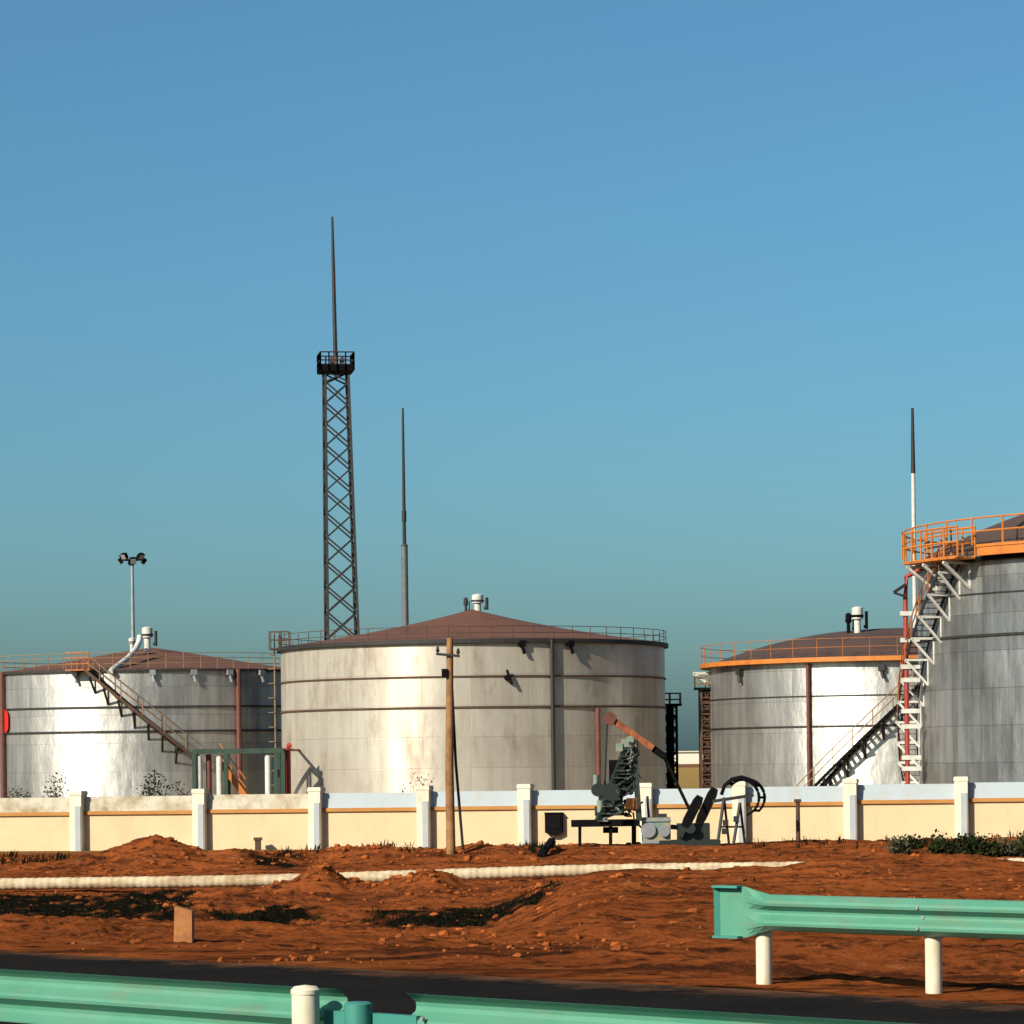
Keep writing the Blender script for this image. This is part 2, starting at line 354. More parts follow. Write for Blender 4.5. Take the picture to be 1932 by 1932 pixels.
# road: two carriageways of one slab, a real edge towards the soil
am, t, p = newmat('asphalt')
g = N(t, 'ShaderNodeTexCoord').outputs['Object']
c = mixc(t, ramp(t, noise(t, g, 0.5, 6, 0.7), 0.35, 0.7), (0.008, 0.008, 0.009), (0.014, 0.013, 0.0125))
c = mixc(t, ramp(t, noise(t, g, 60, 2), 0.55, 0.75), c, (0.03, 0.029, 0.027))
dt = N(t, 'ShaderNodeVectorMath', operation='DOT_PRODUCT'); t.links.new(g, dt.inputs[0]); dt.inputs[1].default_value = (math.sin(A_RD), math.cos(A_RD), 0)
mr = N(t, 'ShaderNodeMapRange'); t.links.new(dt.outputs['Value'], mr.inputs[0]); mr.inputs[1].default_value = C_RD-1.5; mr.inputs[2].default_value = C_RD+0.1; mr.inputs[3].default_value = -0.25; mr.inputs[4].default_value = 0.30
ad = N(t, 'ShaderNodeMath', operation='ADD'); t.links.new(mr.outputs[0], ad.inputs[0]); t.links.new(noise(t, g, 1.6, 8, 0.75), ad.inputs[1])
t.links.new(mixc(t, ramp(t, ad.outputs[0], 0.58, 0.92), c, (0.12, 0.055, 0.028)), p.inputs['Base Color'])     # soil carried onto the shoulder
p.inputs['Roughness'].default_value = 0.9; p.inputs['Specular IOR Level'].default_value = 0.0; bump(t, p, noise(t, g, 80, 3), 0.4, 0.01)
def rp(s, u, z=ZR):    # s metres beyond the road's far edge, u metres along (towards the right)
    return Vector((NR[0]*(s+C_RD)+DR[0]*u, NR[1]*(s+C_RD)+DR[1]*u, z))
rb = MB()
es = [0.05*math.sin(k*1.7)+0.04*math.sin(k*0.61) for k in range(401)]
for k in range(400):
    u0, u1 = -300+k*1.5, -298.5+k*1.5
    a, b = rp(es[k], u0, ZR+0.03), rp(es[k+1], u1, ZR+0.03); c_, d_ = rp(-40, u0, ZR+0.03), rp(-40, u1, ZR+0.03)
    dn = Vector((0, 0, -0.3))
    rb.add([a, b, c_, d_, a+dn, b+dn], [(0, 2, 3, 1), (0, 1, 5, 4)])
tag(rb.build('road', am), kind='structure')

# ------------------------------------------------------------------ storage tanks
def pol(c, R, phi, z):      # phi: 0 faces the camera side, + to the right
    return Vector((c[0]+R*math.sin(phi), c[1]-R*math.cos(phi), z))
def arc(c, R, z, a0=0, a1=2*PI, n=96):
    full = abs(a1-a0-2*PI) < 1e-6
    return [pol(c, R, a0+(a1-a0)*k/n, z) for k in range(n if full else n+1)]
def shell(c, R, H, n=144, nv=8):
    m = MB(); vs = [pol(c, R, 2*PI*k/n, H*j/nv) for j in range(nv+1) for k in range(n)]
    fs, uv = [], []
    for j in range(nv):
        for k in range(n):
            fs.append((j*n+k, j*n+(k+1) % n, (j+1)*n+(k+1) % n, (j+1)*n+k))
            u0, u1 = 2*PI*R*k/n, 2*PI*R*(k+1)/n
            uv += [u0, H*j/nv, u1, H*j/nv, u1, H*(j+1)/nv, u0, H*(j+1)/nv]
    m.add(vs, fs, True); m.uv = uv
    return m
def guard(c, R, z, h, npost, r=0.025, rails=(0.5, 1.0), a0=0, a1=2*PI, jit=0.0):
    m = MB()
    full = abs(a1-a0-2*PI) < 1e-6
    for f in rails: m.pipe(arc(c, R, z+h*f, a0, a1, 90), r, 5, closed=full)
    for k in range(npost+(0 if full else 1)):
        a = a0+(a1-a0)*k/npost
        q = pol(c, R, a, z); m.tube(q, q+Vector((0, 0, h*(1+jit*random.uniform(-1, 1)))), r*1.2, n=5)
    return m
def stair(tank, c, R, a0, z0, a1, z1, mats, wid=0.75, nbr=7, brk='bracket', rail_h=1.0, bsz=1.0):
    """helical stair round the shell from (a0,z0) up to (a1,z1)"""
    ms, mt, mr, mb_ = mats
    n = max(12, int((z1-z0)/0.24)); S = MB()
    for rad in (R+0.12, R+0.12+wid):
        for k in range(n):
            f0, f1 = k/n, (k+1)/n
            p, q = pol(c, rad, a0+(a1-a0)*f0, z0+(z1-z0)*f0), pol(c, rad, a0+(a1-a0)*f1, z0+(z1-z0)*f1)
            S.bar(p, q, 0.05, 0.16)
    T = S
    for k in range(n):
        f = (k+0.5)/n; a, z = a0+(a1-a0)*f, z0+(z1-z0)*f
        T.bar(pol(c, R+0.10, a, z+0.04), pol(c, R+0.14+wid, a, z+0.04), 0.20, 0.03)
    st = S.build('staircase', ms, tank)
    H = MB(); rad = R+0.12+wid
    for hh in (rail_h*0.55, rail_h):
        H.pipe([pol(c, rad, a0+(a1-a0)*k/n, z0+(z1-z0)*k/n+hh) for k in range(n+1)], 0.03, 5)
    for k in range(0, n+1, 4):
        q = pol(c, rad, a0+(a1-a0)*k/n, z0+(z1-z0)*k/n); H.tube(q, q+Vector((0, 0, rail_h)), 0.03, n=5)
    H.build('handrail', mr, st)
    for k in range(nbr):
        f = (k+0.6)/nbr; a, z = a0+(a1-a0)*f, z0+(z1-z0)*f-0.16
        B = MB(); i0, o0, lo = pol(c, R, a, z), pol(c, R+0.2+wid, a, z), pol(c, R, a, z-bsz)
        B.bar(i0, o0, 0.10); B.bar(o0, lo, 0.10); B.bar(i0, lo, 0.08)
        B.build(brk, mb_, st)
    return st
def roofmesh(c, R, H, rise, shape, n=96, cap=0.02):
    pr = [(R, H-0.08), (R, H+0.02)]
    for k in range(1, 17):
        t_ = k/16; pr.append((R*(1-t_)+cap*t_, H+0.02+rise*shape(t_)))
    return MB().lathe((c[0], c[1], 0), pr, n)
def vent(tank, base, r, h, mat=None, capmat=None):
    v = MB().lathe(base, [(r*0.6, -0.2), (r*0.6, h*0.5), (r, h*0.52), (r, h), (r*0.5, h+0.06), (0.01, h+0.08)], 14).build('roof_vent', mat or M['white'], tank)
    k = MB().lathe(base, [(r*1.12, h*0.60), (r*1.12, h*0.70), (r*1.02, h*0.70)], 14)
    k.tube(Vector(base)+Vector((r*1.1, 0, h*0.2)), Vector(base)+Vector((r*1.6, 0, h*0.2)), r*0.3)
    k.tube(Vector(base)+Vector((r*1.6, 0, h*0.1)), Vector(base)+Vector((r*1.6, 0, h*0.85)), r*0.28)
    k.build('vent_fitting', capmat or M['dark_steel'], v)
    return v
def ring(c, R, z, mat, tank, w=0.10, h=0.09, name='stiffening_ring', span=(0, 2*PI)):
    m = MB().lathe((c[0], c[1], z), [(R, -h/2), (R+w, -h/2), (R+w, h/2), (R, h/2)], 144, False, *span)
    return m.build(name, mat, tank)
def riser(c, R, phi, z0, z1, r, mat, tank, name='riser_pipe', off=0.18):
    m = MB().tube(pol(c, R+off, phi, z0), pol(c, R+off, phi, z1), r, n=8)
    for k in range(4):
        z = z0+(z1-z0)*(k+0.5)/4; m.bar(pol(c, R, phi, z), pol(c, R+off, phi, z), 0.08)
    return m.build(name, mat, tank)
def rim_fittings(c, R, z, phis, tank, mat):
    for a in phis:
        m = MB(); m.box(pol(c, R+0.15, a, z), (0.34, 0.3, 0.3), Matrix.Rotation(a, 3, 'Z'))
        m.tube(pol(c, R+0.2, a, z-0.15), pol(c, R+0.25, a+0.01, z-0.55), 0.09, n=8)
        m.build('foam_outlet', mat, tank)

TG = 'storage tanks in the plant yard'
# --- middle tank (tan, streaked)
pc = W(894.5, 1438, 170); C2 = (pc.x, 170.0); R2, H2 = 10.6, 9.93
T2 = thing('storage_tank', 'tan streaked steel tank with rusty cone roof directly behind the wooden utility pole', 'storage tank', (C2[0], C2[1], 0), TG)
shell(C2, R2, H2).build('shell', M['shell_dirty'], T2)
roofmesh(C2, R2+0.12, H2, 2.05, lambda t_: 0.72*t_+0.28*t_**2.4).build('roof', M['roof'], T2)
ring(C2, R2, H2-0.10, M['dark_steel'], T2, 0.22, 0.22, 'wind_girder')
ring(C2, R2, 8.0, M['rust_steel'], T2, 0.07, 0.08); ring(C2, R2, 6.4, M['rust_steel'], T2, 0.08, 0.09)
guard(C2, R2+0.1, H2, 0.66, 60, 0.019, jit=0.12).build('guard_rail', M['rust_steel'], T2)
vent(T2, (C2[0]+0.3, C2[1], H2+1.95), 0.32, 0.9)
vent(T2, (C2[0]-0.35, C2[1]-0.2, H2+1.9), 0.12, 0.75, M['dark_steel'])
riser(C2, R2, math.asin((1037-894.5)/361), 0, H2-0.05, 0.11, M['dark_steel'], T2)
riser(C2, R2, math.asin((1117-894.5)/361), 0, 6.3, 0.13, M['dull_red'], T2)
rim_fittings(C2, R2, H2-0.25, [R_(14.5), R_(29)], T2, M['black'])
m = MB(); q = pol(C2, R2, R_(10.3), 7.9); m.tube(q, q+Vector((0, -0.35, 0)), 0.16); m.bar(q+Vector((0, -0.25, 0.4)), q+Vector((0.25, -0.3, -0.35)), 0.12)
m.build('sampling_valve', M['black'], T2)
# ladder up the left side with a small landing on the rim, red lower riser
m = MB(); aL = R_(-86)
for da_ in (-0.022, 0.022): m.tube(pol(C2, R2+0.35, aL+da_, 0.2), pol(C2, R2+0.35, aL+da_, H2+0.9), 0.04, n=6)
for k in range(34): m.bar(pol(C2, R2+0.35, aL-0.022, 0.5+k*0.28), pol(C2, R2+0.35, aL+0.022, 0.5+k*0.28), 0.03)
for k in range(10):
    z = 2.4+k*0.8; m.pipe([pol(C2, R2+0.35+0.35*math.sin(PI*j/8), aL-0.032*math.cos(PI*j/8), z) for j in range(9)], 0.025, 4)
lad = m.build('caged_ladder', M['tan_steel'], T2)
m = MB(); q = pol(C2, R2+0.3, aL, H2-0.03); m.box(q+Vector((0.25, 0, 0)), (1.1, 1.2, 0.07))
for xx in (-0.28, 0.3, 0.8):
    for yy in (-0.55, 0.55): m.tube(q+Vector((xx, yy, 0)), q+Vector((xx, yy, 0.95)), 0.03, n=5)
for zz in (0.5, 0.95):
    for yy in (-0.55, 0.55): m.bar(q+Vector((-0.28, yy, zz)), q+Vector((0.8, yy, zz)), 0.04)
m.build('landing', M['rust_steel'], lad)
rx = W(543, 1438, 161.5)
m = MB().pipe([(rx.x, 161.5, 0), (rx.x, 161.5, 4.35), (rx.x+0.05, 161.8, 4.55)], 0.16, 10)
m.lathe((rx.x, 161.5, 4.3), [(0.16, 0), (0.26, 0), (0.26, 0.08), (0.16, 0.08)], 12)
m.bar((rx.x, 161.5, 4.3), pol(C2, R2, R_(-62), 4.3), 0.12)
m.build('fire_pipe', M['red'], T2)
# --- left tank (bright)
pc = W(288, 1438, 186); C1 = (pc.x, 186.0); R1, H1 = 10.27, 9.1
T1 = thing('storage_tank', 'bright silver tank with brown roof and rusty front stair at the left frame edge', 'storage tank', (C1[0], C1[1], 0), TG)
shell(C1, R1, H1).build('shell', M['shell_wide'], T1)
roofmesh(C1, R1+0.1, H1, 1.6, lambda t_: 0.45*t_+0.55*(1-(1-t_)**1.6)*t_**0.6).build('roof', M['roof'], T1)
ring(C1, R1, H1-0.06, M['dark_steel'], T1, 0.16, 0.14, 'wind_girder')
ring(C1, R1, 6.95, M['dark_steel'], T1, 0.09, 0.09); ring(C1, R1, 5.55, M['dark_steel'], T1, 0.10, 0.10)
guard(C1, R1+0.05, H1, 0.95, 64, 0.02, rails=(0.35, 0.7, 1.0), jit=0.05).build('guard_rail', M['tan_steel'], T1)
riser(C1, R1, math.asin((45-288)/320), 0, H1, 0.14, M['dull_red'], T1)
riser(C1, R1, math.asin((472-288)/320), 0, H1, 0.14, M['dull_red'], T1)
q = W(278, 1221, 183); vent(T1, (q.x, 183, q.z-0.05), 0.32, 1.2)
q = W(249, 1221, 182); vent(T1, (q.x, 182, q.z-0.05), 0.2, 0.55)
q0 = W(262, 1203, 181)
m = MB().pipe([W(264, 1200, 180.5), W(262, 1212, 180.3), W(255, 1226, 179.5), W(243, 1240, 178.2), W(228, 1252, 177), W(214, 1262, 175.8), W(208, 1268, 175.4)], 0.17, 10)
m.build('overflow_pipe', M['white'], T1)
stair(T1, C1, R1, math.asin((382-288)/331), 4.35, math.asin((212-288)/331), H1+0.0, (M['rust_steel'], M['dark_steel'], M['tan_steel'], M['dark_steel']), 0.8, 7, bsz=0.9)
m = MB(); q = pol(C1, R1+0.45, R_(-15.5), H1-0.02); m.box(q, (1.5, 0.9, 0.08), Matrix.Rotation(R_(-15), 3, 'Z'))
for k in range(5):
    b = q+Matrix.Rotation(R_(-15), 3, 'Z') @ Vector((-0.7+0.35*k, -0.42, 0)); m.tube(b, b+Vector((0, 0, 1.0)), 0.035, n=5)
for zz in (0.35, 0.7, 1.0):
    m.bar(q+Matrix.Rotation(R_(-15), 3, 'Z') @ Vector((-0.7, -0.42, zz)), q+Matrix.Rotation(R_(-15), 3, 'Z') @ Vector((0.7, -0.42, zz)), 0.06)
m.build('landing', M['orange_dull'], T1)
rim_fittings(C1, R1, H1-0.2, [R_(-18), R_(7), R_(20), R_(32), R_(44)], T1, M['grey'])
pp = []
sgc = W(-6, 1360, 176.6)
aS = math.asin(max(-1, (sgc.x-C1[0])/R1))
for k in range(24):
    an = 2*PI*k/24; ca, sa = math.cos(an), math.sin(an)
    e = lambda v: math.copysign(abs(v)**0.6, v)
    pp.append(pol(C1, R1+0.14, aS+0.6*e(ca)/R1*1.0, sgc.z+0.68*e(sa)))
MB().prism(pp, (-0.03, 0.12, 0)).build('red_number_plate', M['red_bright'], T1)
# --- smaller right tank (bright, orange rim)
pc = W(1698, 1438, 168); C3 = (pc.x, 168.0); R3, H3 = 10.36, 8.64
T3 = thing('storage_tank', 'silver tank with orange rim, dark dome and a dark stair, half behind the tallest tank', 'storage tank', (C3[0], C3[1], 0), TG)
shell(C3, R3, H3).build('shell', M['shell_bright'], T3)
roofmesh(C3, R3+0.05, H3, 1.9, lambda t_: 1-(1-t_)**2.2).build('roof', M['dark_roof'], T3)
ring(C3, R3, H3-0.02, M['orange'], T3, 0.5, 0.24, 'wind_girder')
ring(C3, R3, 6.75, M['dark_steel'], T3, 0.05, 0.06); ring(C3, R3, 5.18, M['dark_steel'], T3, 0.07, 0.08)
guard(C3, R3+0.45, H3+0.15, 0.9, 48, 0.018).build('guard_rail', M['orange_dull'], T3)
riser(C3, R3, math.asin((1500-1698)/358), 0, H3-0.2, 0.10, M['dull_red'], T3)
q = W(1618, 1191, 164); vent(T3, (q.x, 164, q.z), 0.3, 1.25, M['white'], M['black'])
vent(T3, (q.x-0.45, 164.3, q.z-0.02), 0.16, 0.95, M['black'], M['black'])
stair(T3, C3, R3, R_(-41), 0.1, R_(6), H3, (M['black'], M['dark_steel'], M['tan_steel'], M['dark_steel']), 0.75, 9, bsz=0.8)
rim_fittings(C3, R3, H3-0.5, [R_(-60), R_(-12), R_(-3)], T3, M['dark_steel'])
m = MB(); q = pol(C3, R3, R_(-88), H3-0.5); m.bar(q+Vector((0, 0, 0.1)), q+Vector((-0.95, -0.1, 0.1)), 0.14); m.bar(q+Vector((-0.95, -0.1, 0.1)), q+Vector((0, 0, -0.55)), 0.14)
m.build('bracket', M['white'], T3)
# --- tall right tank (dull)
R4, H4 = 12.14, 12.42
pc = W(2242, 1438, 140); C4 = (pc.x, 140.0)
T4 = thing('storage_tank', 'tallest tank, dull grey with orange walkway rim, cut by the right frame edge', 'storage tank', (C4[0], C4[1], 0), TG)
shell(C4, R4, H4).build('shell', M['shell_dull'], T4)
roofmesh(C4, R4+0.05, H4, 3.3, lambda t_: 1-(1-t_)**2.0).build('roof', M['dark_roof'], T4)
ring(C4, R4, H4+0.20, M['orange'], T4, 0.7, 0.12, 'wind_girder', (R_(-146), R_(120))); ring(C4, R4, H4-0.05, M['orange'], T4, 0.66, 0.36, 'wind_girder', (R_(-146), R_(120)))
ring(C4, R4, H4-0.33, M['black'], T4, 0.35, 0.18, 'wind_girder')
ring(C4, R4, 10.6, M['dark_steel'], T4, 0.05, 0.06); ring(C4, R4, 8.78, M['dark_steel'], T4, 0.09, 0.10)
guard(C4, R4+0.66, H4+0.25, 1.15, 44, 0.04, rails=(0.5, 1.0)).build('guard_rail', M['orange'], T4)
m = MB().pipe([pol(C4, R4*f, R_(-48), H4+0.9+3.3*(1-f**2)) for f in (1.0, 0.9, 0.75, 0.6, 0.4, 0.2, 0.02)], 0.06, 6)
for f in (1.0, 0.8, 0.6, 0.4): 
    q = pol(C4, R4*f, R_(-48), H4+3.3*(1-f**2)); m.tube(q-Vector((0, 0, 0.1)), q+Vector((0, 0, 0.9)), 0.04, n=5)
m.build('roof_handrail', M['dark_steel'], T4)
stair(T4, C4, R4, R_(-118), 0.1, R_(-64), H4-0.3, (M['dark_steel'], M['dark_steel'], M['orange_dull'], M['white']), 0.85, 13, bsz=1.15)
# landing where the stair meets the rim
m = MB()
aP = [R_(-78), R_(-58)]
for k in range(6):
    a = aP[0]+(aP[1]-aP[0])*k/5
    for rr_ in (R4+0.35, R4+1.35): 
        b = pol(C4, rr_, a, H4-0.25); m.tube(b, b+Vector((0, 0, 1.35)), 0.045, n=5)
for rr_ in (R4+0.35, R4+1.35):
    for hh in (0.0, 0.65, 1.3): m.pipe(arc(C4, rr_, H4-0.25+hh, aP[0], aP[1], 8), 0.05, 5)
for k in range(8):
    a = aP[0]+(aP[1]-aP[0])*(k+0.5)/8; m.bar(pol(C4, R4+0.2, a, H4-0.3), pol(C4, R4+1.45, a, H4-0.3), 0.5, 0.06)
land = m.build('landing', M['orange'], T4)
for a in (-76, -69, -62):
    B = MB(); a = R_(a); i0, o0, lo = pol(C4, R4, a, H4-0.45), pol(C4, R4+1.4, a, H4-0.45), pol(C4, R4, a, H4-1.55)
    B.bar(i0, o0, 0.12); B.bar(o0, lo, 0.12); B.bar(i0, lo, 0.1); B.build('bracket', M['white'], land)
# red riser following the left silhouette, with pale clamps
px = W(1712, 1438, 138.6)
m = MB().pipe([(px.x, 138.6, 0), (px.x, 138.6, 10.8), (px.x+0.05, 138.6, 11.65), (px.x+0.7, 138.6, 12.0)], 0.11, 8)
m.pipe([(px.x, 138.6, 1.9), (px.x-0.1, 138.5, 1.4), (px.x-0.6, 138.4, 0.7), (px.x-1.4, 138.3, 0.0)], 0.10, 8)
rp_ = m.build('fire_pipe', M['red'], T4)
for z in (1.8, 3.0, 3.5, 4.9, 5.6, 7.0, 7.6, 8.8, 10.0):
    MB().box((px.x+0.18, 138.6, z), (0.85, 0.3, 0.2)).build('pipe_clamp', M['white'], rp_)
m = MB().bar((px.x, 138.4, 11.3), (px.x-0.55, 138.3, 10.95), 0.13); m.bar((px.x-0.55, 138.3, 10.93), (px.x, 138.4, 10.75), 0.09)
m.build('side_bracket', M['dark_steel'], T4)

# ------------------------------------------------------------------ ladder towers beside tanks
def ladder_tower(x, Y, ztop, label, mat, railmat, w=0.62):
    b = W(x, 1438, Y); T = thing('ladder_tower', label, 'ladder tower', (b.x, Y, 0), 'ladder towers between the tanks')
    m = MB()
    for sx in (-1, 1):
        for sy in (-1, 1): m.bar((b.x+sx*w/2, Y+sy*w/2, 0), (b.x+sx*w/2, Y+sy*w/2, ztop), 0.10)
    n = int(ztop/0.62)
    for k in range(n):
        z0, z1 = ztop*k/n, ztop*(k+1)/n
        for sy in (-1, 1):
            m.bar((b.x-w/2, Y+sy*w/2, z1), (b.x+w/2, Y+sy*w/2, z1), 0.08)
            m.bar((b.x-w/2, Y+sy*w/2, z0), (b.x+w/2, Y+sy*w/2, z1), 0.06)
            m.bar((b.x+w/2, Y+sy*w/2, z0), (b.x-w/2, Y+sy*w/2, z1), 0.06)
        for sx in (-1, 1): m.bar((b.x+sx*w/2, Y-w/2, z1), (b.x+sx*w/2, Y+w/2, z1), 0.08)
    m.tube((b.x, Y, 0), (b.x, Y, ztop), w*0.30, n=12)
    m.build('frame', mat, T)
    m = MB()
    for k in range(int(ztop/0.3)): m.bar((b.x-w*0.42, Y-w/2-0.08, 0.3+k*0.3), (b.x+w*0.42, Y-w/2-0.08, 0.3+k*0.3), 0.05)
    for sx in (-0.42, 0.42): m.bar((b.x+sx*w, Y-w/2-0.08, 0.1), (b.x+sx*w, Y-w/2-0.08, ztop), 0.07)
    m.build('ladder', mat, T)
    m = MB().box((b.x, Y, ztop+0.05), (w+0.55, w+0.6, 0.12)); pf = m.build('platform', M['black'], T)
    m = MB(); e = w/2+0.22
    for zz in (0.35, 0.7):
        for s_ in (-1, 1):
            m.bar((b.x-e, Y+s_*e, ztop+zz), (b.x+e, Y+s_*e, ztop+zz), 0.06); m.bar((b.x+s_*e, Y-e, ztop+zz), (b.x+s_*e, Y+e, ztop+zz), 0.06)
    for sx in (-1, 0, 1):
        for sy in (-1, 1): m.bar((b.x+sx*e, Y+sy*e, ztop), (b.x+sx*e, Y+sy*e, ztop+0.72), 0.06)
    m.build('railing', railmat, pf)
ladder_tower(1265, 174, 6.6, 'dark narrow ladder tower with tan railing, right of the tan streaked tank', M['black'], M['tan_steel'], 0.75)
ladder_tower(1334, 168.0, 7.35, 'rusty narrow ladder tower with small platform at the left edge of the dome-roofed tank', M['rust_steel'], M['tan_steel'], 0.72)
b = W(1347, 1438, 167.2)
m = MB().pipe([(b.x, 167.2, 0), (b.x, 167.2, 7.5), (b.x+0.5, 167.5, 7.8)], 0.11, 8)
tag(m.build('drain_pipe', M['tan_steel'], origin=(b.x, 167.2, 0)), 'thin upright tan pipe between rusty ladder tower and dome-roofed tank', 'pipe')

# ------------------------------------------------------------------ green gantry before the left tank
YG = 161.0
gp = lambda x, y, dy=0: W(x, y, YG+dy)
b = gp(450, 1438); GT = thing('pipe_gantry', 'dark green pipe gantry with white uprights between the two left tanks', 'gantry', (b.x, YG, 0))
zt = gp(450, 1417).z
m = MB()
for dy in (0, 1.6):
    m.bar((gp(364, 1417).x, YG+dy, zt), (gp(536, 1417).x, YG+dy, zt), 0.2, 0.26)
for x in (364, 428, 536): m.bar((gp(x, 1417).x, YG, zt), (gp(x, 1417).x, YG+1.6, zt), 0.14)
m.build('top_frame', M['green_steel'], GT)
for x in (366, 426, 520, 534):
    MB().bar((gp(x, 1430).x, YG, 0), (gp(x, 1430).x, YG, zt-0.13), 0.19).build('leg', M['green_steel'], GT)
    MB().bar((gp(x, 1430).x, YG+1.6, 0), (gp(x, 1430).x, YG+1.6, zt-0.13), 0.17).build('leg', M['green_steel'], GT)
for x, w_, z1 in ((375, 0.17, -0.25), (413, 0.16, -0.25), (505, 0.17, -0.2)):
    MB().tube((gp(x, 1430).x, YG+0.2, 0.2), (gp(x, 1430).x, YG+0.2, zt+z1), w_, n=12).build('white_pipe', M['white'], GT)
m = MB().tube((gp(392, 1430).x, YG+0.5, 0.1), (gp(392, 1430).x, YG+0.5, zt-0.15), 0.15, n=10)
m.build('red_pipe', M['dull_red'], GT)
m = MB()
for dy in (0.5, 1.2):
    m.bar((gp(412, 1440).x, YG+dy, gp(412, 1436).z), (gp(462, 1500).x, YG+dy, gp(462, 1504).z), 0.08, 0.3)
for k in range(9):
    f = (k+0.5)/9; q = gp(412, 1436)*(1-f)+gp(462, 1504)*f; m.box((q.x, YG+0.85, q.z), (0.28, 0.7, 0.05))
for hh in (0.5, 0.95):
    m.bar((gp(412, 1440).x, YG+0.5, gp(412, 1436).z+hh), (gp(462, 1500).x, YG+0.5, gp(462, 1504).z+hh), 0.05)
m.build('stair_flight', M['orange'], GT)

# ------------------------------------------------------------------ masts
YT = 230.0
b = W(645, 1200, YT); bx = b.x
zp = W(636, 702, YT).z; ztip = W(621, 409, YT).z; zplt = W(636, 668, YT).z
TW = thing('lattice_tower', 'tall square lattice tower topped by railed platform and long needle mast', 'lightning tower', (bx, YT, 0))
def tw(z): return 2.65+(1.72-2.65)*z/zp
LEAN = math.tan(R_(-0.62)); z12 = W(645, 1200, YT).z
def tx(z): return bx+LEAN*(z-z12)
rotT = Matrix.Rotation(R_(9), 3, 'Z')
def tc(i, z): 
    w_ = tw(z)/2; sx, sy = ((-1, -1), (1, -1), (1, 1), (-1, 1))[i % 4]
    return Vector((tx(z), YT, 0))+rotT @ Vector((sx*w_, sy*w_, z))
for i in range(4): MB().bar(tc(i, 0), tc(i, zp), 0.17).build('leg', M['dark_steel'], TW)
m = MB(); z = 0.0
while z < zp-0.6:
    h_ = tw(z)*0.86; z1 = min(z+h_, zp)
    for i in range(4):
        m.bar(tc(i, z), tc(i+1, z1), 0.115); m.bar(tc(i+1, z), tc(i, z1), 0.115)
    z = z1
m.build('bracing', M['dark_steel'], TW)
m = MB().box((tx(zp), YT, zp+0.06), (2.5, 2.5, 0.22), rotT)
for s1, s2 in ((-1, 0), (1, 0), (0, -1), (0, 1)):
    m.box(Vector((tx(zp), YT, zp+0.3))+rotT @ Vector((s1*1.24, s2*1.24, 0)), (0.05 if s1 else 2.5, 0.05 if s2 else 2.5, 0.26), rotT)
pf = m.build('platform', M['black'], TW)
m = MB(); hr = zplt-zp
for f in (0.55, 1.0):
    for i in range(4):
        A = [(-1, -1), (1, -1), (1, 1), (-1, 1)][i]; B_ = [(1, -1), (1, 1), (-1, 1), (-1, -1)][i]
        m.bar(Vector((tx(zp), YT, zp+hr*f))+rotT @ Vector((A[0]*1.25, A[1]*1.25, 0)), Vector((tx(zp), YT, zp+hr*f))+rotT @ Vector((B_[0]*1.25, B_[1]*1.25, 0)), 0.09)
        for k in range(4):
            q = Vector((tx(zp), YT, zp))+rotT @ Vector((A[0]*1.25+(B_[0]-A[0])*1.25*k/4, A[1]*1.25+(B_[1]-A[1])*1.25*k/4, 0))
            m.bar(q, q+Vector((0, 0, hr)), 0.10)
m.build('railing', M['dark_steel'], pf)
m = MB().box((tx(zp)-0.15, YT, zp+0.65), (0.5, 0.5, 0.9)); m.box((tx(zp)+0.5, YT-0.4, zp+0.6), (0.35, 0.3, 0.8)); m.build('cabinet', M['rust_steel'], pf)
m = MB().pipe([(tx(q), YT, q) for q in (zp, zp+4, zp+(ztip-zp)*0.7, ztip)], [0.17, 0.15, 0.13, 0.08], 8)
m.build('mast', M['dark_steel'], TW)
Y2 = 262.0; b = W(765, 1190, Y2)
LR = thing('lightning_mast', 'slim grey stepped mast behind the rusty cone roof, right of the lattice tower', 'mast', (b.x, Y2, 0), 'slim masts without lattice')
zA, zB, zC = W(765, 1028, Y2).z, W(766, 975, Y2).z, W(767, 770, Y2).z
MB().tube((b.x, Y2, 0), (b.x, Y2, zA), 0.30, 0.28, 12).build('lower_pole', M['mast_grey'], LR)
MB().pipe([(b.x, Y2, zA-0.1), (b.x, Y2, zA+0.08), (b.x, Y2, zB), (b.x, Y2, zC)], [0.33, 0.16, 0.15, 0.09], 10).build('upper_pole', M['dark_steel'], LR)
MB().tube((b.x, Y2, zB-0.4), (b.x, Y2, zB+0.5), 0.2, n=10).build('collar', M['dark_steel'], LR)
Y3 = 200.0; b = W(1724, 985, Y3)
LR = thing('lightning_mast', 'dark and white needle mast rising behind the landing of the tallest tank', 'mast', (b.x, Y3, 0), 'slim masts without lattice')
zA, zC = W(1722, 893, Y3).z, W(1719, 770, Y3).z
MB().tube((b.x, Y3, 0), (b.x, Y3, zA), 0.16, 0.13, 10).build('lower_pole', M['white'], LR)
MB().tube((b.x, Y3, zA), (b.x, Y3, zC), 0.15, 0.09, 10).build('upper_pole', M['dark_steel'], LR)
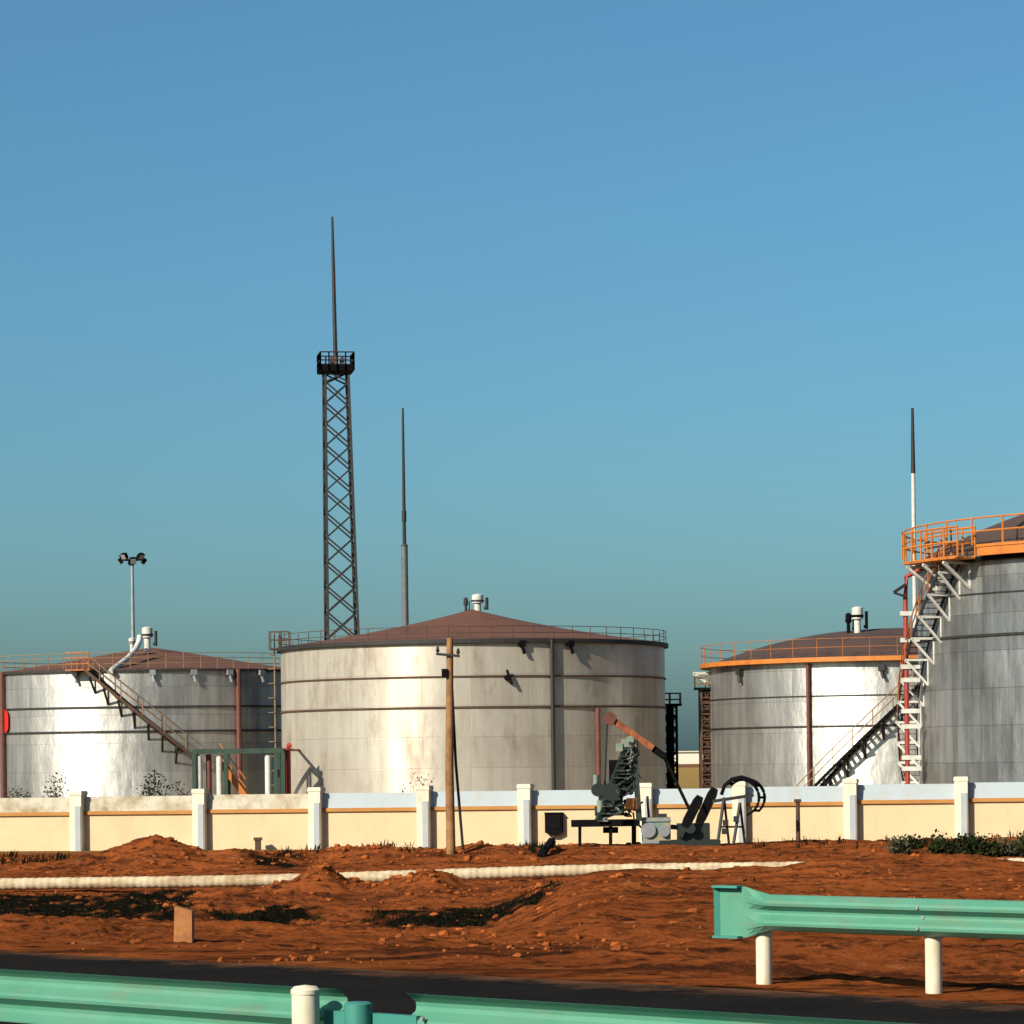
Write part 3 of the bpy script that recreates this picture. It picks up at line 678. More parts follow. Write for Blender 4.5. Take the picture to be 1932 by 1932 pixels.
# floodlight mast
YF = 216.0; b = W(251, 1200, YF); zl = W(250, 1056, YF).z
FL = thing('floodlight_mast', 'thin grey mast with ring of dark floodlights behind the left tank', 'floodlight mast', (b.x, YF, 0))
MB().tube((b.x, YF, 0), (b.x, YF, zl), 0.24, 0.10, 10).build('pole', M['grey'], FL)
m = MB().pipe([(b.x+0.75*math.cos(2*PI*k/16), YF+0.75*math.sin(2*PI*k/16), zl) for k in range(16)], 0.06, 6, closed=True)
for k in range(4): m.bar((b.x, YF, zl), (b.x+0.75*math.cos(PI/2*k+.3), YF+0.75*math.sin(PI/2*k+.3), zl), 0.07)
m.bar((b.x, YF, zl-0.25), (b.x, YF, zl+0.15), 0.25); m.build('head_frame', M['dark_steel'], FL)
for k in range(8):
    a = 2*PI*k/8+0.2; ct = Vector((b.x+0.82*math.cos(a), YF+0.82*math.sin(a), zl+(0.22 if k % 2 else -0.1)))
    rt = Matrix.Rotation(a, 3, 'Z') @ Matrix.Rotation(R_(35), 3, 'Y')
    f_ = MB().box(ct, (0.26, 0.42, 0.40), rt).build('floodlight', M['black'], FL)
    MB().box(ct+rt @ Vector((0.14, 0, 0)), (0.03, 0.36, 0.34), rt).build('glass', M['pale_grey'], f_)

# ------------------------------------------------------------------ boundary wall
PX = [(-98, 1498), (150, 1495), (381, 1491), (599, 1488), (803, 1485), (993, 1482), (1221, 1480), (1397, 1477), (1606, 1472), (1815, 1468), (2020, 1464)]
wl, wr_ = W(150, 1438, 129.6), W(1815, 1438, 121.5)
dw = Vector((wr_.x-wl.x, 121.5-129.6, 0)); dw.normalize(); nw = Vector((dw.y, -dw.x, 0))   # nw faces the camera
if nw.y > 0: nw = -nw
rotW = Matrix((dw, -nw, Vector((0, 0, 1)))).transposed()
def wall_at(x, y=1500):      # distance along the wall line seen in direction x
    p = W(x, y, 1.0); k = p.x
    return (wl.y*k-wl.x)/(dw.x-dw.y*k)
def WP(s_, off, z): return Vector((wl.x, wl.y, 0))+dw*s_+nw*off+Vector((0, 0, z))
BW = thing('boundary_wall', 'long cream rendered boundary wall with square pillars in front of the tanks', 'wall', tuple(WP(18, 0, 0)))
pil = []
for x, yt in PX:
    s_ = wall_at(x); q = WP(s_, 0, 0); zt = W(x, yt, q.y).z; pil.append((s_, zt))
pil = [(pil[0][0]-6, pil[0][1])]+pil+[(pil[-1][0]+4.5+k*4.5, pil[-1][1]) for k in range(3)]
for k, (s_, zt) in enumerate(pil):
    m = MB().box(WP(s_, 0.16, (zt-0.5)/2), (0.52, 0.72, zt+0.5), rotW)
    m.box(WP(s_, 0.16, zt-0.05), (0.57, 0.77, 0.12), rotW)
    m.box(WP(s_, 0.16, zt+0.03), (0.54, 0.74, 0.06), rotW)
    pl = m.build('pillar', M['cream_pillar'], BW)
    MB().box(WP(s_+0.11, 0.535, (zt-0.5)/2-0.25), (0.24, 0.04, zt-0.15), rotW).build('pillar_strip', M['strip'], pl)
for k in range(len(pil)-1):
    s0, s1 = pil[k][0]+0.26, pil[k+1][0]-0.26; zt = (pil[k][1]+pil[k+1][1])/2-0.20
    sm, ln = (s0+s1)/2, s1-s0
    MB().box(WP(sm, 0, (zt-0.765-0.5)/2), (ln, 0.24, zt-0.765+0.5), rotW).build('panel', M['cream'], BW)
    old = k in (1, 2, 3)
    MB().box(WP(sm, 0.04, zt-0.69), (ln, 0.36, 0.15), rotW).build('moulding', M['moulding'], BW)
    m = MB()   # battered coping, leaning back
    A = [WP(s0, 0.13, zt-0.615), WP(s0, 0.07, zt), WP(s0, -0.10, zt), WP(s0, -0.12, zt-0.615)]
    m.prism(A, dw*ln); m.build('coping', M['coping_old'] if old else M['coping'], BW)

# ------------------------------------------------------------------ things at the wall
# black cabinet with tapered bottom
s_ = wall_at(1047); q = WP(s_, 0.12, 0); ztp, zbt = W(1047, 1534, q.y).z, W(1047, 1576, q.y).z
w2 = 0.35
CB = thing('electrical_cabinet', 'black electrical cabinet with pointed base on the cream wall', 'cabinet', tuple(WP(s_, 0.13, zbt)))
m = MB().prism([WP(s_-w2, 0.13, ztp), WP(s_-w2, 0.13, zbt+0.12), WP(s_-0.1, 0.13, zbt), WP(s_+0.1, 0.13, zbt), WP(s_+w2, 0.13, zbt+0.12), WP(s_+w2, 0.13, ztp)], nw*0.28)
m.build('housing', M['black'], CB)
MB().box(WP(s_, 0.425, (ztp+zbt)/2+0.1), (w2*1.7, 0.03, (ztp-zbt)*0.62), rotW).build('door', M['black'], CB)
MB().box(WP(s_, 0.29, ztp+0.01), (w2*2.1, 0.36, 0.035), rotW).build('hood', M['black'], CB)
# wooden pole
b = hit(851, 1612); YP = b.y; zt = W(849, 1204, YP).z
WPOL = thing('utility_pole', 'leaning brown wooden utility pole with short crossarm in front of the wall', 'utility pole', tuple(b))
m = MB().pipe([b-Vector((0, 0, 0.4)), Vector((b.x-0.02, b.y, b.z+3)), Vector((W(849, 1204, YP).x, YP, zt))], [0.17, 0.15, 0.115], 12)
m.build('pole', M['wood'], WPOL)
za = W(850, 1236, YP).z
MB().box((b.x-0.02, YP-0.14, za), (0.84, 0.08, 0.09), Matrix.Rotation(R_(6), 3, 'Y')).build('crossarm', M['dark_steel'], WPOL)
for xx in (-0.36, 0.36): MB().lathe((b.x+xx-0.02, YP-0.14, za+0.05-0.1*xx), [(0.02, 0), (0.06, 0.04), (0.07, 0.1), (0.04, 0.13), (0.055, 0.18), (0.01, 0.22)], 10).build('insulator', M['dark_steel'], WPOL)
MB().box((b.x-0.15, YP-0.1, W(850, 1270, YP).z), (0.2, 0.2, 0.3)).build('fuse_box', M['black'], WPOL)
MB().pipe([(b.x+0.08, YP+0.06, W(850, 1262, YP).z), (b.x+0.2, YP+0.35, b.z+3.2), (b.x+0.42, YP+0.9, gz(b.x+0.42, YP+0.9)-0.1)], 0.05, 6).build('stay', M['dark_steel'], WPOL)
# low brown stake at the wall
b = hit(1506, 1588); m = MB().tube(b-Vector((0, 0, 0.2)), b+Vector((0, 0, 1.55)), 0.09, 0.08, 8); m.box(b+Vector((0, 0, 1.58)), (0.26, 0.22, 0.12))
tag(m.build('stake', M['rust_steel'], origin=b), 'thin rusty stake standing before the cream wall right of the pumpjack', 'stake')

# ------------------------------------------------------------------ pumpjack
YJ = 116.0; KJ = F/YJ
gJ = 0.35
def J(x, y, dy=0.0):
    p = W(x, y, YJ); return Vector((p.x, YJ+dy, p.z))
jb = J(1215, 1590); PJ = thing('pumpjack', 'dark green oil pumpjack with raised orange beam end in front of the wall', 'pumpjack', (jb.x, YJ, gJ))
m = MB()
for dy in (-0.55, 0.55): m.bar(J(1078, 1554, dy), J(1206, 1552, dy), 0.16, 0.24)
for x in (1082, 1120, 1160, 1200): m.bar(J(x, 1553, -0.55), J(x, 1553, 0.55), 0.14)
m.box(J(1142, 1548), (2.5, 1.1, 0.06)); 
m.bar(J(1138, 1566), J(1166, 1566), 0.5, 0.22)
for x in (1094, 1152, 1196): 
    for dy in (-0.45, 0.45): m.bar(J(x, 1558, dy), J(x, 1596, dy), 0.14 if x > 1160 else 0.1)
m.build('base_frame', M['black'], PJ)
top = J(1190, 1400)
for x, dy in ((1128, -0.6), (1128, 0.6), (1206, -0.6), (1206, 0.6)):
    MB().bar(J(x, 1548, dy), top+Vector(((-0.12 if x < 1160 else 0.12), dy*0.25, 0)), 0.17).build('leg', M['pump_green'], PJ)
m = MB()
for f in (0.2, 0.4, 0.6, 0.8):
    for dy in (-0.6, 0.6):
        a = J(1128, 1548, dy).lerp(top+Vector((-.12, dy*.25, 0)), f); b = J(1206, 1548, dy).lerp(top+Vector((.12, dy*.25, 0)), f)
        m.bar(a, b, 0.09)
        a2 = J(1128, 1548, dy).lerp(top+Vector((-.12, dy*.25, 0)), f-0.2); m.bar(a2, b, 0.07)
    m.bar(J(1128, 1548, -.6).lerp(top+Vector((-.12, -.15, 0)), f), J(1128, 1548, .6).lerp(top+Vector((-.12, .15, 0)), f), 0.08)
for k in range(11):
    f = k/11; a = J(1136, 1548, -.75).lerp(top+Vector((0.0, -.3, 0)), f); m.bar(a-Vector((0.2, 0, 0)), a+Vector((0.2, 0, 0)), 0.05)
m.build('bracing', M['pump_mid'], PJ)
bm_ = MB().box(J(1186, 1402), (0.55, 0.6, 0.3)); bm_.tube(J(1188, 1396, -0.4), J(1188, 1396, 0.4), 0.15); bm_.build('saddle_bearing', M['pump_teal'], PJ)
# walking beam, raised to the left
a, b2 = J(1147, 1352), J(1232, 1412)
ax = (b2-a).normalized(); wb = MB().bar(a, b2+ax*0.1, 0.24, 0.24).build('walking_beam', M['beam_rust'], PJ)
m = MB(); up = Vector((-ax.z, 0, ax.x)); up = up if up.z > 0 else -up
hp = [a-ax*0.05+up*0.22, a+ax*0.28+up*0.20, a+ax*0.34-up*0.20, a+ax*0.10-up*0.26, a-ax*0.10-up*0.2, a-ax*0.16+up*0.0]
m.prism([v+Vector((0, -0.2, 0)) for v in hp], (0, 0.4, 0)).build('horse_head', M['dull_red'], wb)
m = MB().bar(b2, b2+ax*0.55, 0.24, 0.26); m.build('tail_beam', M['black'], wb)
tl = b2+ax*0.5
for dy in (-0.55, 0.55):
    MB().bar(tl+Vector((0, dy, 0)), J(1302, 1530, dy), 0.07).build('pitman_arm', M['black'], PJ)
MB().bar(tl+Vector((0, -0.6, 0)), tl+Vector((0, 0.6, 0)), 0.14).build('equaliser', M['black'], PJ)
# polished rod and wellhead equipment left in the frame
m = MB().tube(J(1146, 1356), J(1140, 1500), 0.035, n=6); m.tube(J(1140, 1500), J(1140, 1548), 0.12, n=10)
m.box(J(1140, 1520), (0.5, 0.3, 0.16)); m.build('wellhead', M['pump_green'], PJ)
g_ = MB().box(J(1152, 1500), (0.9, 0.9, 0.6)).tube(J(1152, 1494, -0.7), J(1152, 1494, 0.7), 0.34, n=16)
g_.box(J(1150, 1530), (1.1, 0.8, 0.35)); g_.tube(J(1128, 1490, -0.5), J(1128, 1490, 0.1), 0.26, n=14); g_.build('gearbox', M['pump_green'], PJ)
m = MB().box(J(1188, 1516, -0.5), (0.28, 0.3, 0.42)); m.tube(J(1198, 1505, -0.5), J(1198, 1530, -0.5), 0.08); m.build('valve', M['orange'], PJ)
# motor housing
m = MB().box(J(1238, 1567), (1.05, 0.9, 1.0)); m.build('motor_housing', M['pump_teal'], PJ)
m = MB().tube(J(1222, 1566, -0.46), J(1222, 1566, -0.56), 0.28, n=18); m.tube(J(1252, 1568, -0.46), J(1252, 1568, -0.6), 0.2, n=16)
m.box(J(1238, 1548, -0.47), (1.1, 0.06, 0.06)); m.box(J(1238, 1588, -0.47), (1.1, 0.08, 0.1)); m.build('motor_cover', M['grey'], PJ)
m = MB().bar(J(1224, 1545, -0.2), J(1221, 1502, -0.2), 0.10); m.box(J(1250, 1540, -0.2), (0.3, 0.3, 0.2)); m.build('conduit', M['dark_steel'], PJ)
# cranks with counterweights
for dy, x0, x1, yt in ((-0.7, 1276, 1322, 1500), (0.7, 1306, 1354, 1486)):
    m = MB(); A, B_ = J(x0+4, 1578, dy), J(x1-4, yt+4, dy)
    m.bar(A, B_, 0.20, 0.22); m.build('crank', M['pump_green'], PJ)
    d_ = (B_-A).normalized(); u_ = Vector((-d_.z, 0, d_.x))
    cw = MB().prism([A.lerp(B_, f)+u_*w_+Vector((0, -0.16, 0)) for f, w_ in ((0.25, 0.13), (0.4, 0.18), (0.9, 0.18), (1.03, 0.12), (1.03, -0.12), (0.9, -0.18), (0.4, -0.18), (0.25, -0.13))], (0, 0.32, 0))
    cw.build('counterweight', M['black'], PJ)
m = MB().box(J(1308, 1572), (1.2, 1.0, 0.75)); m.tube(J(1300, 1562, -0.85), J(1300, 1562, 0.85), 0.2, n=14)
m.bar(J(1262, 1560), J(1300, 1562), 0.18); m.box(J(1300, 1590), (2.3, 1.2, 0.22)); m.build('reducer', M['pump_green'], PJ)
# belt sheave on a strut frame at the right end
sh = J(1401, 1505)
m = MB()
for off, t0, t1 in ((-0.12, -70, 165), (0.14, -50, 140)):
    m.pipe([sh+Vector((0.72*math.cos(R_(t0+(t1-t0)*k/28))+off*0.9, off, 0.70*math.sin(R_(t0+(t1-t0)*k/28)))) for k in range(29)], [0.04+0.022*math.sin(PI*k/28) for k in range(29)], 8)
for an in (-45, 0, 40, 85, 130): m.bar(sh+Vector((0.72*math.cos(R_(an))-0.11, -0.12, 0.70*math.sin(R_(an)))), sh+Vector((0.72*math.cos(R_(an))+0.126, 0.14, 0.70*math.sin(R_(an)))), 0.09)
m.build('belt_hoop', M['black'], PJ)
m = MB()
for x0, x1, y0, dy in ((1352, 1366, 1505, -0.5), (1376, 1366, 1505, 0.2), (1382, 1396, 1515, -0.5), (1406, 1396, 1515, 0.2)):
    m.bar(J(x0, 1592, dy), J(x1, y0, 0), 0.09)
m.bar(J(1344, 1512), J(1422, 1500), 0.12); m.bar(J(1356, 1560), J(1404, 1560), 0.07)
for x, y in ((1368, 1552), (1366, 1568), (1388, 1545)): m.box(J(x, y, -0.3), (0.2, 0.2, 0.22))
m.build('strut_frame', M['dark_steel'], PJ)
m = MB().pipe([J(1362, 1500, 0.3), J(1368, 1482, 0.3), J(1382, 1470, 0.3), J(1400, 1466, 0.3), J(1416, 1471, 0.3), J(1428, 1484, 0.3)], 0.07, 8); m.build('belt_guard', M['black'], PJ)
# hoses, guards and small fittings that crowd the tower
m = MB()
for _ in range(48):
    f = random.random(); xb = 1128+78*f; y0 = random.uniform(1420, 1545); w_ = (y0-1400)/148
    x_ = 1190+(xb-1190)*w_; dy = random.uniform(-.65, .1)
    p0 = J(x_, y0, dy); p1 = J(x_+random.uniform(-22, 22), y0+random.uniform(-30, 30), dy+random.uniform(-.2, .2))
    if random.random() < 0.5: m.bar(p0, p1, random.uniform(.05, .11))
    else: m.pipe([p0, p0.lerp(p1, .5)+Vector((random.uniform(-.2, .2), -.1, random.uniform(-.2, .1))), p1], random.uniform(.03, .05), 6)
m.build('hoses', M['pump_mid'], PJ)
m = MB().tube(J(1124, 1462, -.3), J(1124, 1494, -.3), 0.11, n=10); m.tube(J(1132, 1532, -.5), J(1132, 1510, -.5), 0.13, n=10); m.box(J(1168, 1410, -.2), (0.25, 0.3, 0.3))
m.build('lubricator', M['pump_teal'], PJ)
m = MB().box(J(1172, 1466, 0.1), (0.9, 0.5, 1.3)); m.build('guard_plate', M['black'], PJ)

# ------------------------------------------------------------------ lagged pipe along the field
m = MB(); pts, rr = [], []
n = 1500
for k in range(n+1):
    X = -24+50*k/n
    hz = float(height(np.array([X]), np.array([86.0]), False)[0]) if k % 25 == 0 else None
    if k % 25 == 0: hz0 = hz
    pts.append((X, 86.0+0.12*math.sin(X*0.4), 0)); rr.append(0.165+(0.008 if (k//3) % 2 else 0.0)+0.006*math.sin(k*0.37))
base = height(np.array([p_[0] for p_ in pts]), np.full(n+1, 86.0), False)
kb = 121; base = np.convolve(np.pad(base, kb//2, 'edge'), np.ones(kb)/kb, 'valid')
pts = [(p_[0], p_[1], 0.23+0.27*float(np.clip((p_[0]+15)/25, 0, 1))+0.03*math.sin(p_[0]*0.35+1)) for p_ in pts]
m.pipe(pts, rr, 14)
tag(m.build('lagged_pipe', M['pipe'], origin=(0, 86, 0)), 'long cream ribbed pipe lying across the red soil', 'pipe')

# ------------------------------------------------------------------ guard rails
WPROF = [(0.0, .157), (.018, .150), (.078, .108), (.083, .085), (.078, .062), (.010, .018), (.006, 0), (.010, -.018), (.078, -.062), (.083, -.085), (.078, -.108), (.018, -.150), (0.0, -.157)]
def beam(secs, faceN):
    """secs: list of (point at beam centre, flat 0..1, height scale); faceN: unit vector the humps point to"""
    m = MB(); fN = Vector(faceN); np_ = len(WPROF); vs = []
    for p_, fl, hs in secs:
        for d_, z_ in WPROF: vs.append(p_+fN*(d_*(1-fl)+0.03*fl)+Vector((0, 0, z_*hs)))
        for d_, z_ in reversed(WPROF): vs.append(p_+fN*(d_*(1-fl)+0.03*fl-0.006)+Vector((0, 0, z_*hs)))
    q = 2*np_; fs = []
    for i in range(len(secs)-1):
        fs += [(i*q+k, i*q+(k+1) % q, (i+1)*q+(k+1) % q, (i+1)*q+k) for k in range(q)]
    m.add(vs, fs, False)
    for i in (0, len(secs)-1):
        o = i*q
        m.f += [(o+k, o+k+1, o+q-2-k, o+q-1-k) for k in range(np_-1)]; m.smooth += [False]*(np_-1)
    return m
def rail_post(p_, h, r=0.07, cap=True):
    pr = [(r, -0.4), (r, h-0.01), (r*1.06, h-0.01), (r*1.06, h+0.012), (r*0.8, h+0.03), (0.002, h+0.038)]
    return MB().lathe(p_, pr, 20)
d3, n3 = Vector((DR[0], DR[1], 0)), Vector((NR[0], NR[1], 0))
# far rail: faces the road (towards the camera)
p1 = W(1437, 1438, 26.6); sF = NR[0]*p1.x+NR[1]*26.6-C_RD; uF = DR[0]*p1.x+DR[1]*26.6
GF = thing('guard_rail', 'green corrugated crash barrier with flared end beyond the road at right', 'crash barrier', tuple(rp(sF, uF, ZR)), 'green crash barriers along the road')
zc = ZR+0.63
face = -n3
pr_ = lambda u, off=0.0: rp(sF-0.09+off, uF+u, zc)
u_end = -0.40
sg = [(pr_(u_end-0.02, 0.03), 1, 1.40), (pr_(u_end, 0.0), 1, 1.42), (pr_(u_end+0.22), 1, 1.42), (pr_(u_end+0.30), 0.95, 1.40), (pr_(u_end+0.42), 0.45, 1.18), (pr_(u_end+0.55), 0.0, 1.0)]
sg += [(pr_(0.16+k*2.0), 0, 1.0) for k in range(1, 16)]
bmF = beam(sg, face).build('beam', M['rail_green'], GF)
m = MB()
for zz in (-0.218, 0.218): m.bar(pr_(u_end-0.02)+face*0.05+Vector((0, 0, zz)), pr_(u_end+0.26)+face*0.05+Vector((0, 0, zz)), 0.10, 0.02)
m.bar(pr_(u_end-0.02)+face*0.03+Vector((0, 0, -0.21)), pr_(u_end-0.02)+face*0.03+Vector((0, 0, 0.21)), 0.05, 0.05)
m.build('end_flange', M['rail_teal'], bmF)
SP = 1.78
for k in range(16):
    u = k*SP; q = rp(sF, uF+u); q.z = gz(q.x, q.y) if k < 3 else ZR
    rail_post(q, zc+0.115-q.z).build('post', M['post'], GF)
    m = MB().box(rp(sF-0.08, uF+u, zc), (0.14, 0.03, 0.20), Matrix.Rotation(-A_RD, 3, 'Z'))
    m.build('spacer', M['rail_teal'], GF)
for k in range(1, 5):
    for zz in (-0.085, 0.085, 0.0):
        c_ = rp(sF-0.09-(0.083 if zz else 0.006), uF+k*SP-0.03, zc+zz); MB().tube(c_, c_+face*0.012, 0.015, n=8).build('bolt', M['grey'], bmF)
# near rail: seen from its back, posts on the camera side
p2 = W(571, 1438, 16.45); sN = NR[0]*p2.x+NR[1]*16.45-C_RD; uN = DR[0]*p2.x+DR[1]*16.45
GN = thing('guard_rail', 'green corrugated crash barrier close to the camera along the bottom edge, cream post in front', 'crash barrier', tuple(rp(sN, uN, ZR)), 'green crash barriers along the road')
zn = ZR+0.588
pn = lambda u, off=0.0: rp(sN+0.14+off, uN+u, zn)
beam([(pn(-26), 0, 1), (pn(-20), 0, 1), (pn(-12), 0, 1), (pn(-6), 0, 1), (pn(0.10), 0, 1.0)], n3).build('beam', M['rail_green'], GN)
beam([(pn(0.62), 0, 1), (pn(6), 0, 1), (pn(12), 0, 1), (pn(20), 0, 1)], n3).build('beam', M['rail_green'], GN)
for u in (-15.3, -10.2, -5.1, 0.0, 5.1, 10.2): rail_post(rp(sN, uN+u, ZR), 0.735, 0.075).build('post', M['post'], GN)
for u in (-15.3, -10.2, -5.1, 5.1, 10.2): MB().box(rp(sN+0.10, uN+u, zn), (0.16, 0.10, 0.20), Matrix.Rotation(-A_RD, 3, 'Z')).build('spacer', M['rail_teal'], GN)
m = MB().lathe(rp(sN+0.10, uN+0.30, zn), [(0.075, -0.2), (0.075, 0.09), (0.06, 0.10), (0.001, 0.10)], 14); m.build('spacer', M['rail_teal'], GN)
m = MB(); m.bar(pn(0.0, 0.02)+Vector((0, 0, -0.02)), pn(0.7, 0.02)+Vector((0, 0, -0.02)), 0.05, 0.12)
m.build('splice_bracket', M['rail_teal'], GN)
for zz in (0.03, -0.05):
    c_ = pn(0.76, -0.01)+Vector((0, 0, zz)); MB().tube(c_, c_-n3*0.02, 0.012, n=8).build('bolt', M['grey'], GN)

# ------------------------------------------------------------------ small things on the soil
b = hit(346, 1776); hh = W(346, 1709, b.y).z-b.z
m = MB().prism([b+Vector(v) for v in ((-0.11, -0.09, -0.2), (0.11, -0.09, -0.2), (0.11, -0.09, hh-0.06), (-0.09, -0.09, hh))], (0.01, 0.18, 0))
tag(m.build('marker_post', M['orange_stone'], origin=b), 'short square orange marker post on the dark soil at left', 'marker post')
b = hit(487, 1604); hh = W(487, 1580, b.y).z-b.z
m = MB().box(b+Vector((0, 0, hh*0.35)), (0.24, 0.22, hh*0.9)); m.box(b+Vector((0, 0, hh*0.88)), (0.34, 0.30, hh*0.24))
tag(m.build('marker_stone', M['rust_steel'], origin=b), 'small brown capped block standing on the soil near the wall', 'marker stone')
b = hit(1022, 1618); e = hit(1042, 1600)
m = MB().bar(b+Vector((0, 0, 0.10)), Vector((e.x, min(e.y, b.y+2.5), b.z+0.55)), 0.22, 0.16); m.bar(b+Vector((-.1, 0, 0.03)), b+Vector((0.1, 0.8, 0.35)), 0.14)
tag(m.build('broken_plank', M['black'], origin=b), 'black broken plank tilted on the soil below the electrical cabinet', 'plank')

# loose clods on the disturbed soil
def lump(m, c_, r):
    ph = (1+5**.5)/2
    V = [(-1, ph, 0), (1, ph, 0), (-1, -ph, 0), (1, -ph, 0), (0, -1, ph), (0, 1, ph), (0, -1, -ph), (0, 1, -ph), (ph, 0, -1), (ph, 0, 1), (-ph, 0, -1), (-ph, 0, 1)]
    Fc = [(0, 11, 5), (0, 5, 1), (0, 1, 7), (0, 7, 10), (0, 10, 11), (1, 5, 9), (5, 11, 4), (11, 10, 2), (10, 7, 6), (7, 1, 8), (3, 9, 4), (3, 4, 2), (3, 2, 6), (3, 6, 8), (3, 8, 9), (4, 9, 5), (2, 4, 11), (6, 2, 10), (8, 6, 7), (9, 8, 1)]
    sx, sy, sz = random.uniform(.7, 1.3), random.uniform(.7, 1.3), random.uniform(.5, .9); a = random.random()*6.3
    vs = []
    for x, y, z in V:
        k = r/1.9*random.uniform(.75, 1.2); x, y, z = x*sx*k, y*sy*k, z*sz*k
        vs.append((c_[0]+x*math.cos(a)-y*math.sin(a), c_[1]+x*math.sin(a)+y*math.cos(a), c_[2]+z))
    m.add(vs, Fc, False)
m = MB(); n = 3000
Yc = 30*(118/30)**rng.random(n); Xc = Yc*rng.uniform(-0.19, 0.19, n)
for mx, my, sx, sy, h in MOUNDS:
    k = 75; Xc = np.concatenate([Xc, rng.normal(mx, sx*1.2, k)]); Yc = np.concatenate([Yc, rng.normal(my-0.5, sy, k)])
Zc = height(Xc, Yc); sC = NR[0]*Xc+NR[1]*Yc-C_RD; dn = fbm(Xc*0.25, Yc*0.15, 3, 200)
for x, y, z, s_, q in zip(Xc, Yc, Zc, sC, dn):
    if s_ < 0.1 or (q < 0.0 and random.random() < 0.8) or y > 119: continue
    r = (0.012+0.00052*y)*random.choice((0.3, 0.35, 0.4, 0.5, 0.6, 0.7, 0.9, 1.2, 2.1))
    lump(m, (x, y, z+r*0.15), r)
cm = paint('clod_soil', (0.42, 0.115, 0.030), 0.95, 0, (0.16, 0.048, 0.016), 1.2, (0.4, 0.65), 0.5, 14, spec=0.0)
tag(m.build('soil_clods', cm), 'loose red brown clods strewn over the soil', 'clods', kind='stuff')

# weeds: blades over the dark strips and along the foot of the wall
m = MB(); cnt = 0
def tuft(m, x, y, z, h, nb):
    for _ in range(nb):
        a = random.random()*2*PI; l = h*random.uniform(.5, 1.1); w_ = 0.012+0.05*l*0.5; o = random.uniform(0, .12)
        bx_, by_ = x+o*math.cos(a)*2, y+o*math.sin(a)*2; tx, ty = bx_+math.cos(a)*l*random.uniform(.1, .6), by_+math.sin(a)*l*random.uniform(.1, .6)
        px_, py_ = -math.sin(a)*w_, math.cos(a)*w_
        m.add([(bx_-px_, by_-py_, z-0.03), (bx_+px_, by_+py_, z-0.03), ((bx_+tx)/2+px_, (by_+ty)/2+py_, z+l*.6), (tx, ty, z+l), ((bx_+tx)/2-px_, (by_+ty)/2-py_, z+l*.6)], [(0, 1, 2, 4), (4, 2, 3)])
Yc = rng.uniform(64, 112, 26000); Xc = Yc*rng.uniform(-0.19, 0.05, 26000); D_ = dark_soil_shade(Xc, Yc); Zc = height(Xc, Yc)
for x, y, z, d_ in zip(Xc, Yc, Zc, D_):
    if d_ > 0.4 and random.random() < 0.20: tuft(m, x, y, z, random.uniform(.04, .11), 5)
for _ in range(260):
    x_ = random.choice([random.uniform(500, 600), random.uniform(640, 780), random.uniform(980, 1050), random.uniform(0, 120), random.uniform(1400, 1932)])
    Y_ = random.uniform(109, 119); q = W(x_, 1438, Y_); tuft(m, q.x, Y_, gz(q.x, Y_), random.uniform(.12, .36), 6)
tag(m.build('weeds', M['weed']), 'low dark weeds along the drain and the foot of the wall', 'weeds', kind='stuff')

# shrubs
def shrub(x, Y, w_, h_, label, name='shrub', z=None, mat='leaf', nleaf=900, group=None, lean=0.0):
    q = W(x, 1438, Y); z0 = gz(q.x, Y) if z is None else z
    T = thing(name, label, 'shrub', (q.x, Y, z0), group)
    st, lf = MB(), MB(); tips = []
    for k in range(11):
        a = random.random()*2*PI; rr_ = random.uniform(.1, 1)*w_/2; hh = h_*random.uniform(.55, 1.0)
        tp = Vector((q.x+rr_*math.cos(a)+lean*hh, Y+rr_*math.sin(a), z0+hh)); b0 = Vector((q.x+rr_*.15*math.cos(a), Y+rr_*.15*math.sin(a), z0-0.05))
        st.pipe([b0, b0.lerp(tp, .5)+Vector((0, 0, hh*.08)), tp], [0.02, 0.014, 0.006], 4); tips += [b0.lerp(tp, f) for f in (.4, .55, .7, .85, 1.0)]
    for _ in range(nleaf):
        c_ = random.choice(tips); c_ = c_+Vector((random.gauss(0, 1), random.gauss(0, 1), random.gauss(0, .8)))*(0.10*w_+0.03)
        if c_.z < z0: continue
        l = random.uniform(.07, .17); d_ = Vector((random.gauss(0, 1), random.gauss(0, 1), random.gauss(.3, .8))).normalized(); p_ = d_.cross(Vector((random.gauss(0, 1), random.gauss(0, 1), random.gauss(0, 1)))).normalized()
        lf.add([c_, c_+d_*l*.5+p_*l*.3, c_+d_*l, c_+d_*l*.5-p_*l*.3], [(0, 1, 2, 3)])
    st.build('stems', M['stem'], T); lf.build('foliage', M[mat], T)
SG = 'low shrubs at the foot of the wall'
shrub(1692, 101, 0.8, 0.62, 'small leggy dark shrub, leftmost of the shrubs between wall and pipe', group=SG, mat='dry_leaf')
shrub(1728, 103, 0.6, 0.40, 'smallest low shrub right beside the leggy one', group=SG, nleaf=500)
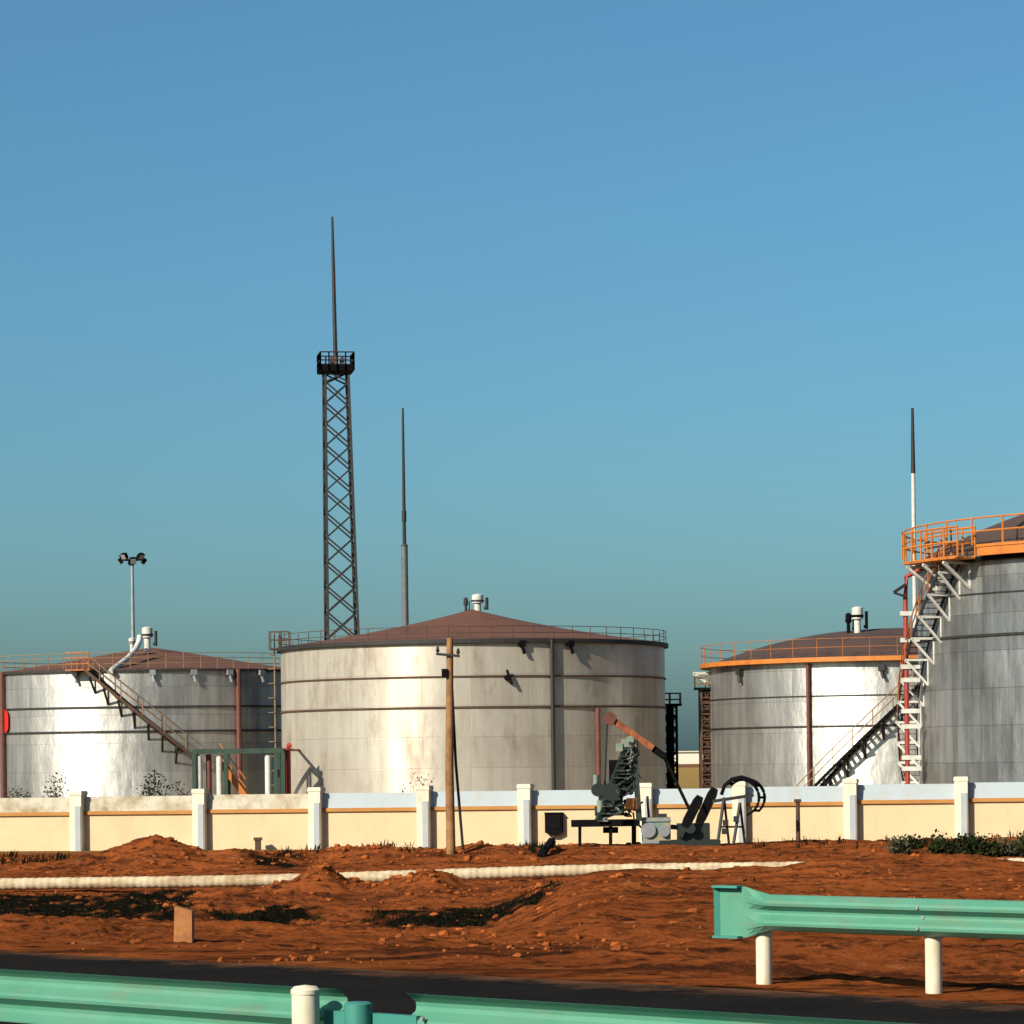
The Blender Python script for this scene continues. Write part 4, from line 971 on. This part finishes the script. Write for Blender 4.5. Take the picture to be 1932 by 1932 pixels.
shrub(1790, 98, 1.1, 0.48, 'dark low shrub standing under the rightmost visible pillar', group=SG, nleaf=1700)
shrub(1840, 97, 1.5, 0.58, 'broadest dark shrub, just right of the rightmost visible pillar', group=SG, nleaf=2400)
shrub(1895, 98, 1.4, 0.50, 'dark spreading shrub near the right frame edge before the wall', group=SG, nleaf=1500, mat='dry_leaf')
shrub(1945, 97, 1.3, 0.55, 'dark shrub cut by the right frame edge', group=SG, nleaf=1500)
WG = 'tall weeds growing behind the wall'
shrub(108, 133, 1.2, 3.0, 'straggly weed clump peeping over the weathered coping, furthest left', 'tall_weed', 0, 'dry_leaf', 1100, WG)
shrub(288, 133, 1.3, 3.3, 'taller dark weed clump over the coping before the bright tank', 'tall_weed', 0, 'leaf', 1100, WG)
shrub(345, 133, 0.9, 2.75, 'small weed tuft over the coping just left of the green gantry', 'tall_weed', 0, 'leaf', 600, WG)
shrub(790, 131, 1.4, 2.85, 'sparse dry weeds over the coping left of the wooden pole', 'tall_weed', 0, 'dry_leaf', 450, WG)
shrub(30, 133, 1.3, 2.6, 'low dry weeds just over the coping at the left frame edge', 'tall_weed', 0, 'dry_leaf', 700, WG)

# ------------------------------------------------------------------ far building in the gap between tanks
YB = 1500.0; q0, q1 = W(1180, 1436, YB), W(1430, 1436, YB)
FB = thing('distant_building', 'low white distant building seen in the gap between the tanks', 'building', ((q0.x+q1.x)/2, YB, 0))
ztp = W(1305, 1419, YB).z
m = MB().box(((q0.x+q1.x)/2, YB+8, ztp/2), (q1.x-q0.x, 16, ztp)); m.build('wall', M['far_white'], FB)
m = MB()
for k in range(14):
    m.box((q0.x+(k+.5)*(q1.x-q0.x)/14, YB-0.2, 0.9), ((q1.x-q0.x)/14*0.93, 0.3, 1.6))
m.build('base_strip', M['far_brown'], FB)  # low dark strip along the foot of the white wall
m = MB().box(((q0.x+q1.x)/2, YB+8, ztp+0.3), (q1.x-q0.x+3, 18, 0.5)); m.build('roof', M['far_white'], FB)

for o in bpy.data.objects:
    if '_o' in o: del o['_o']
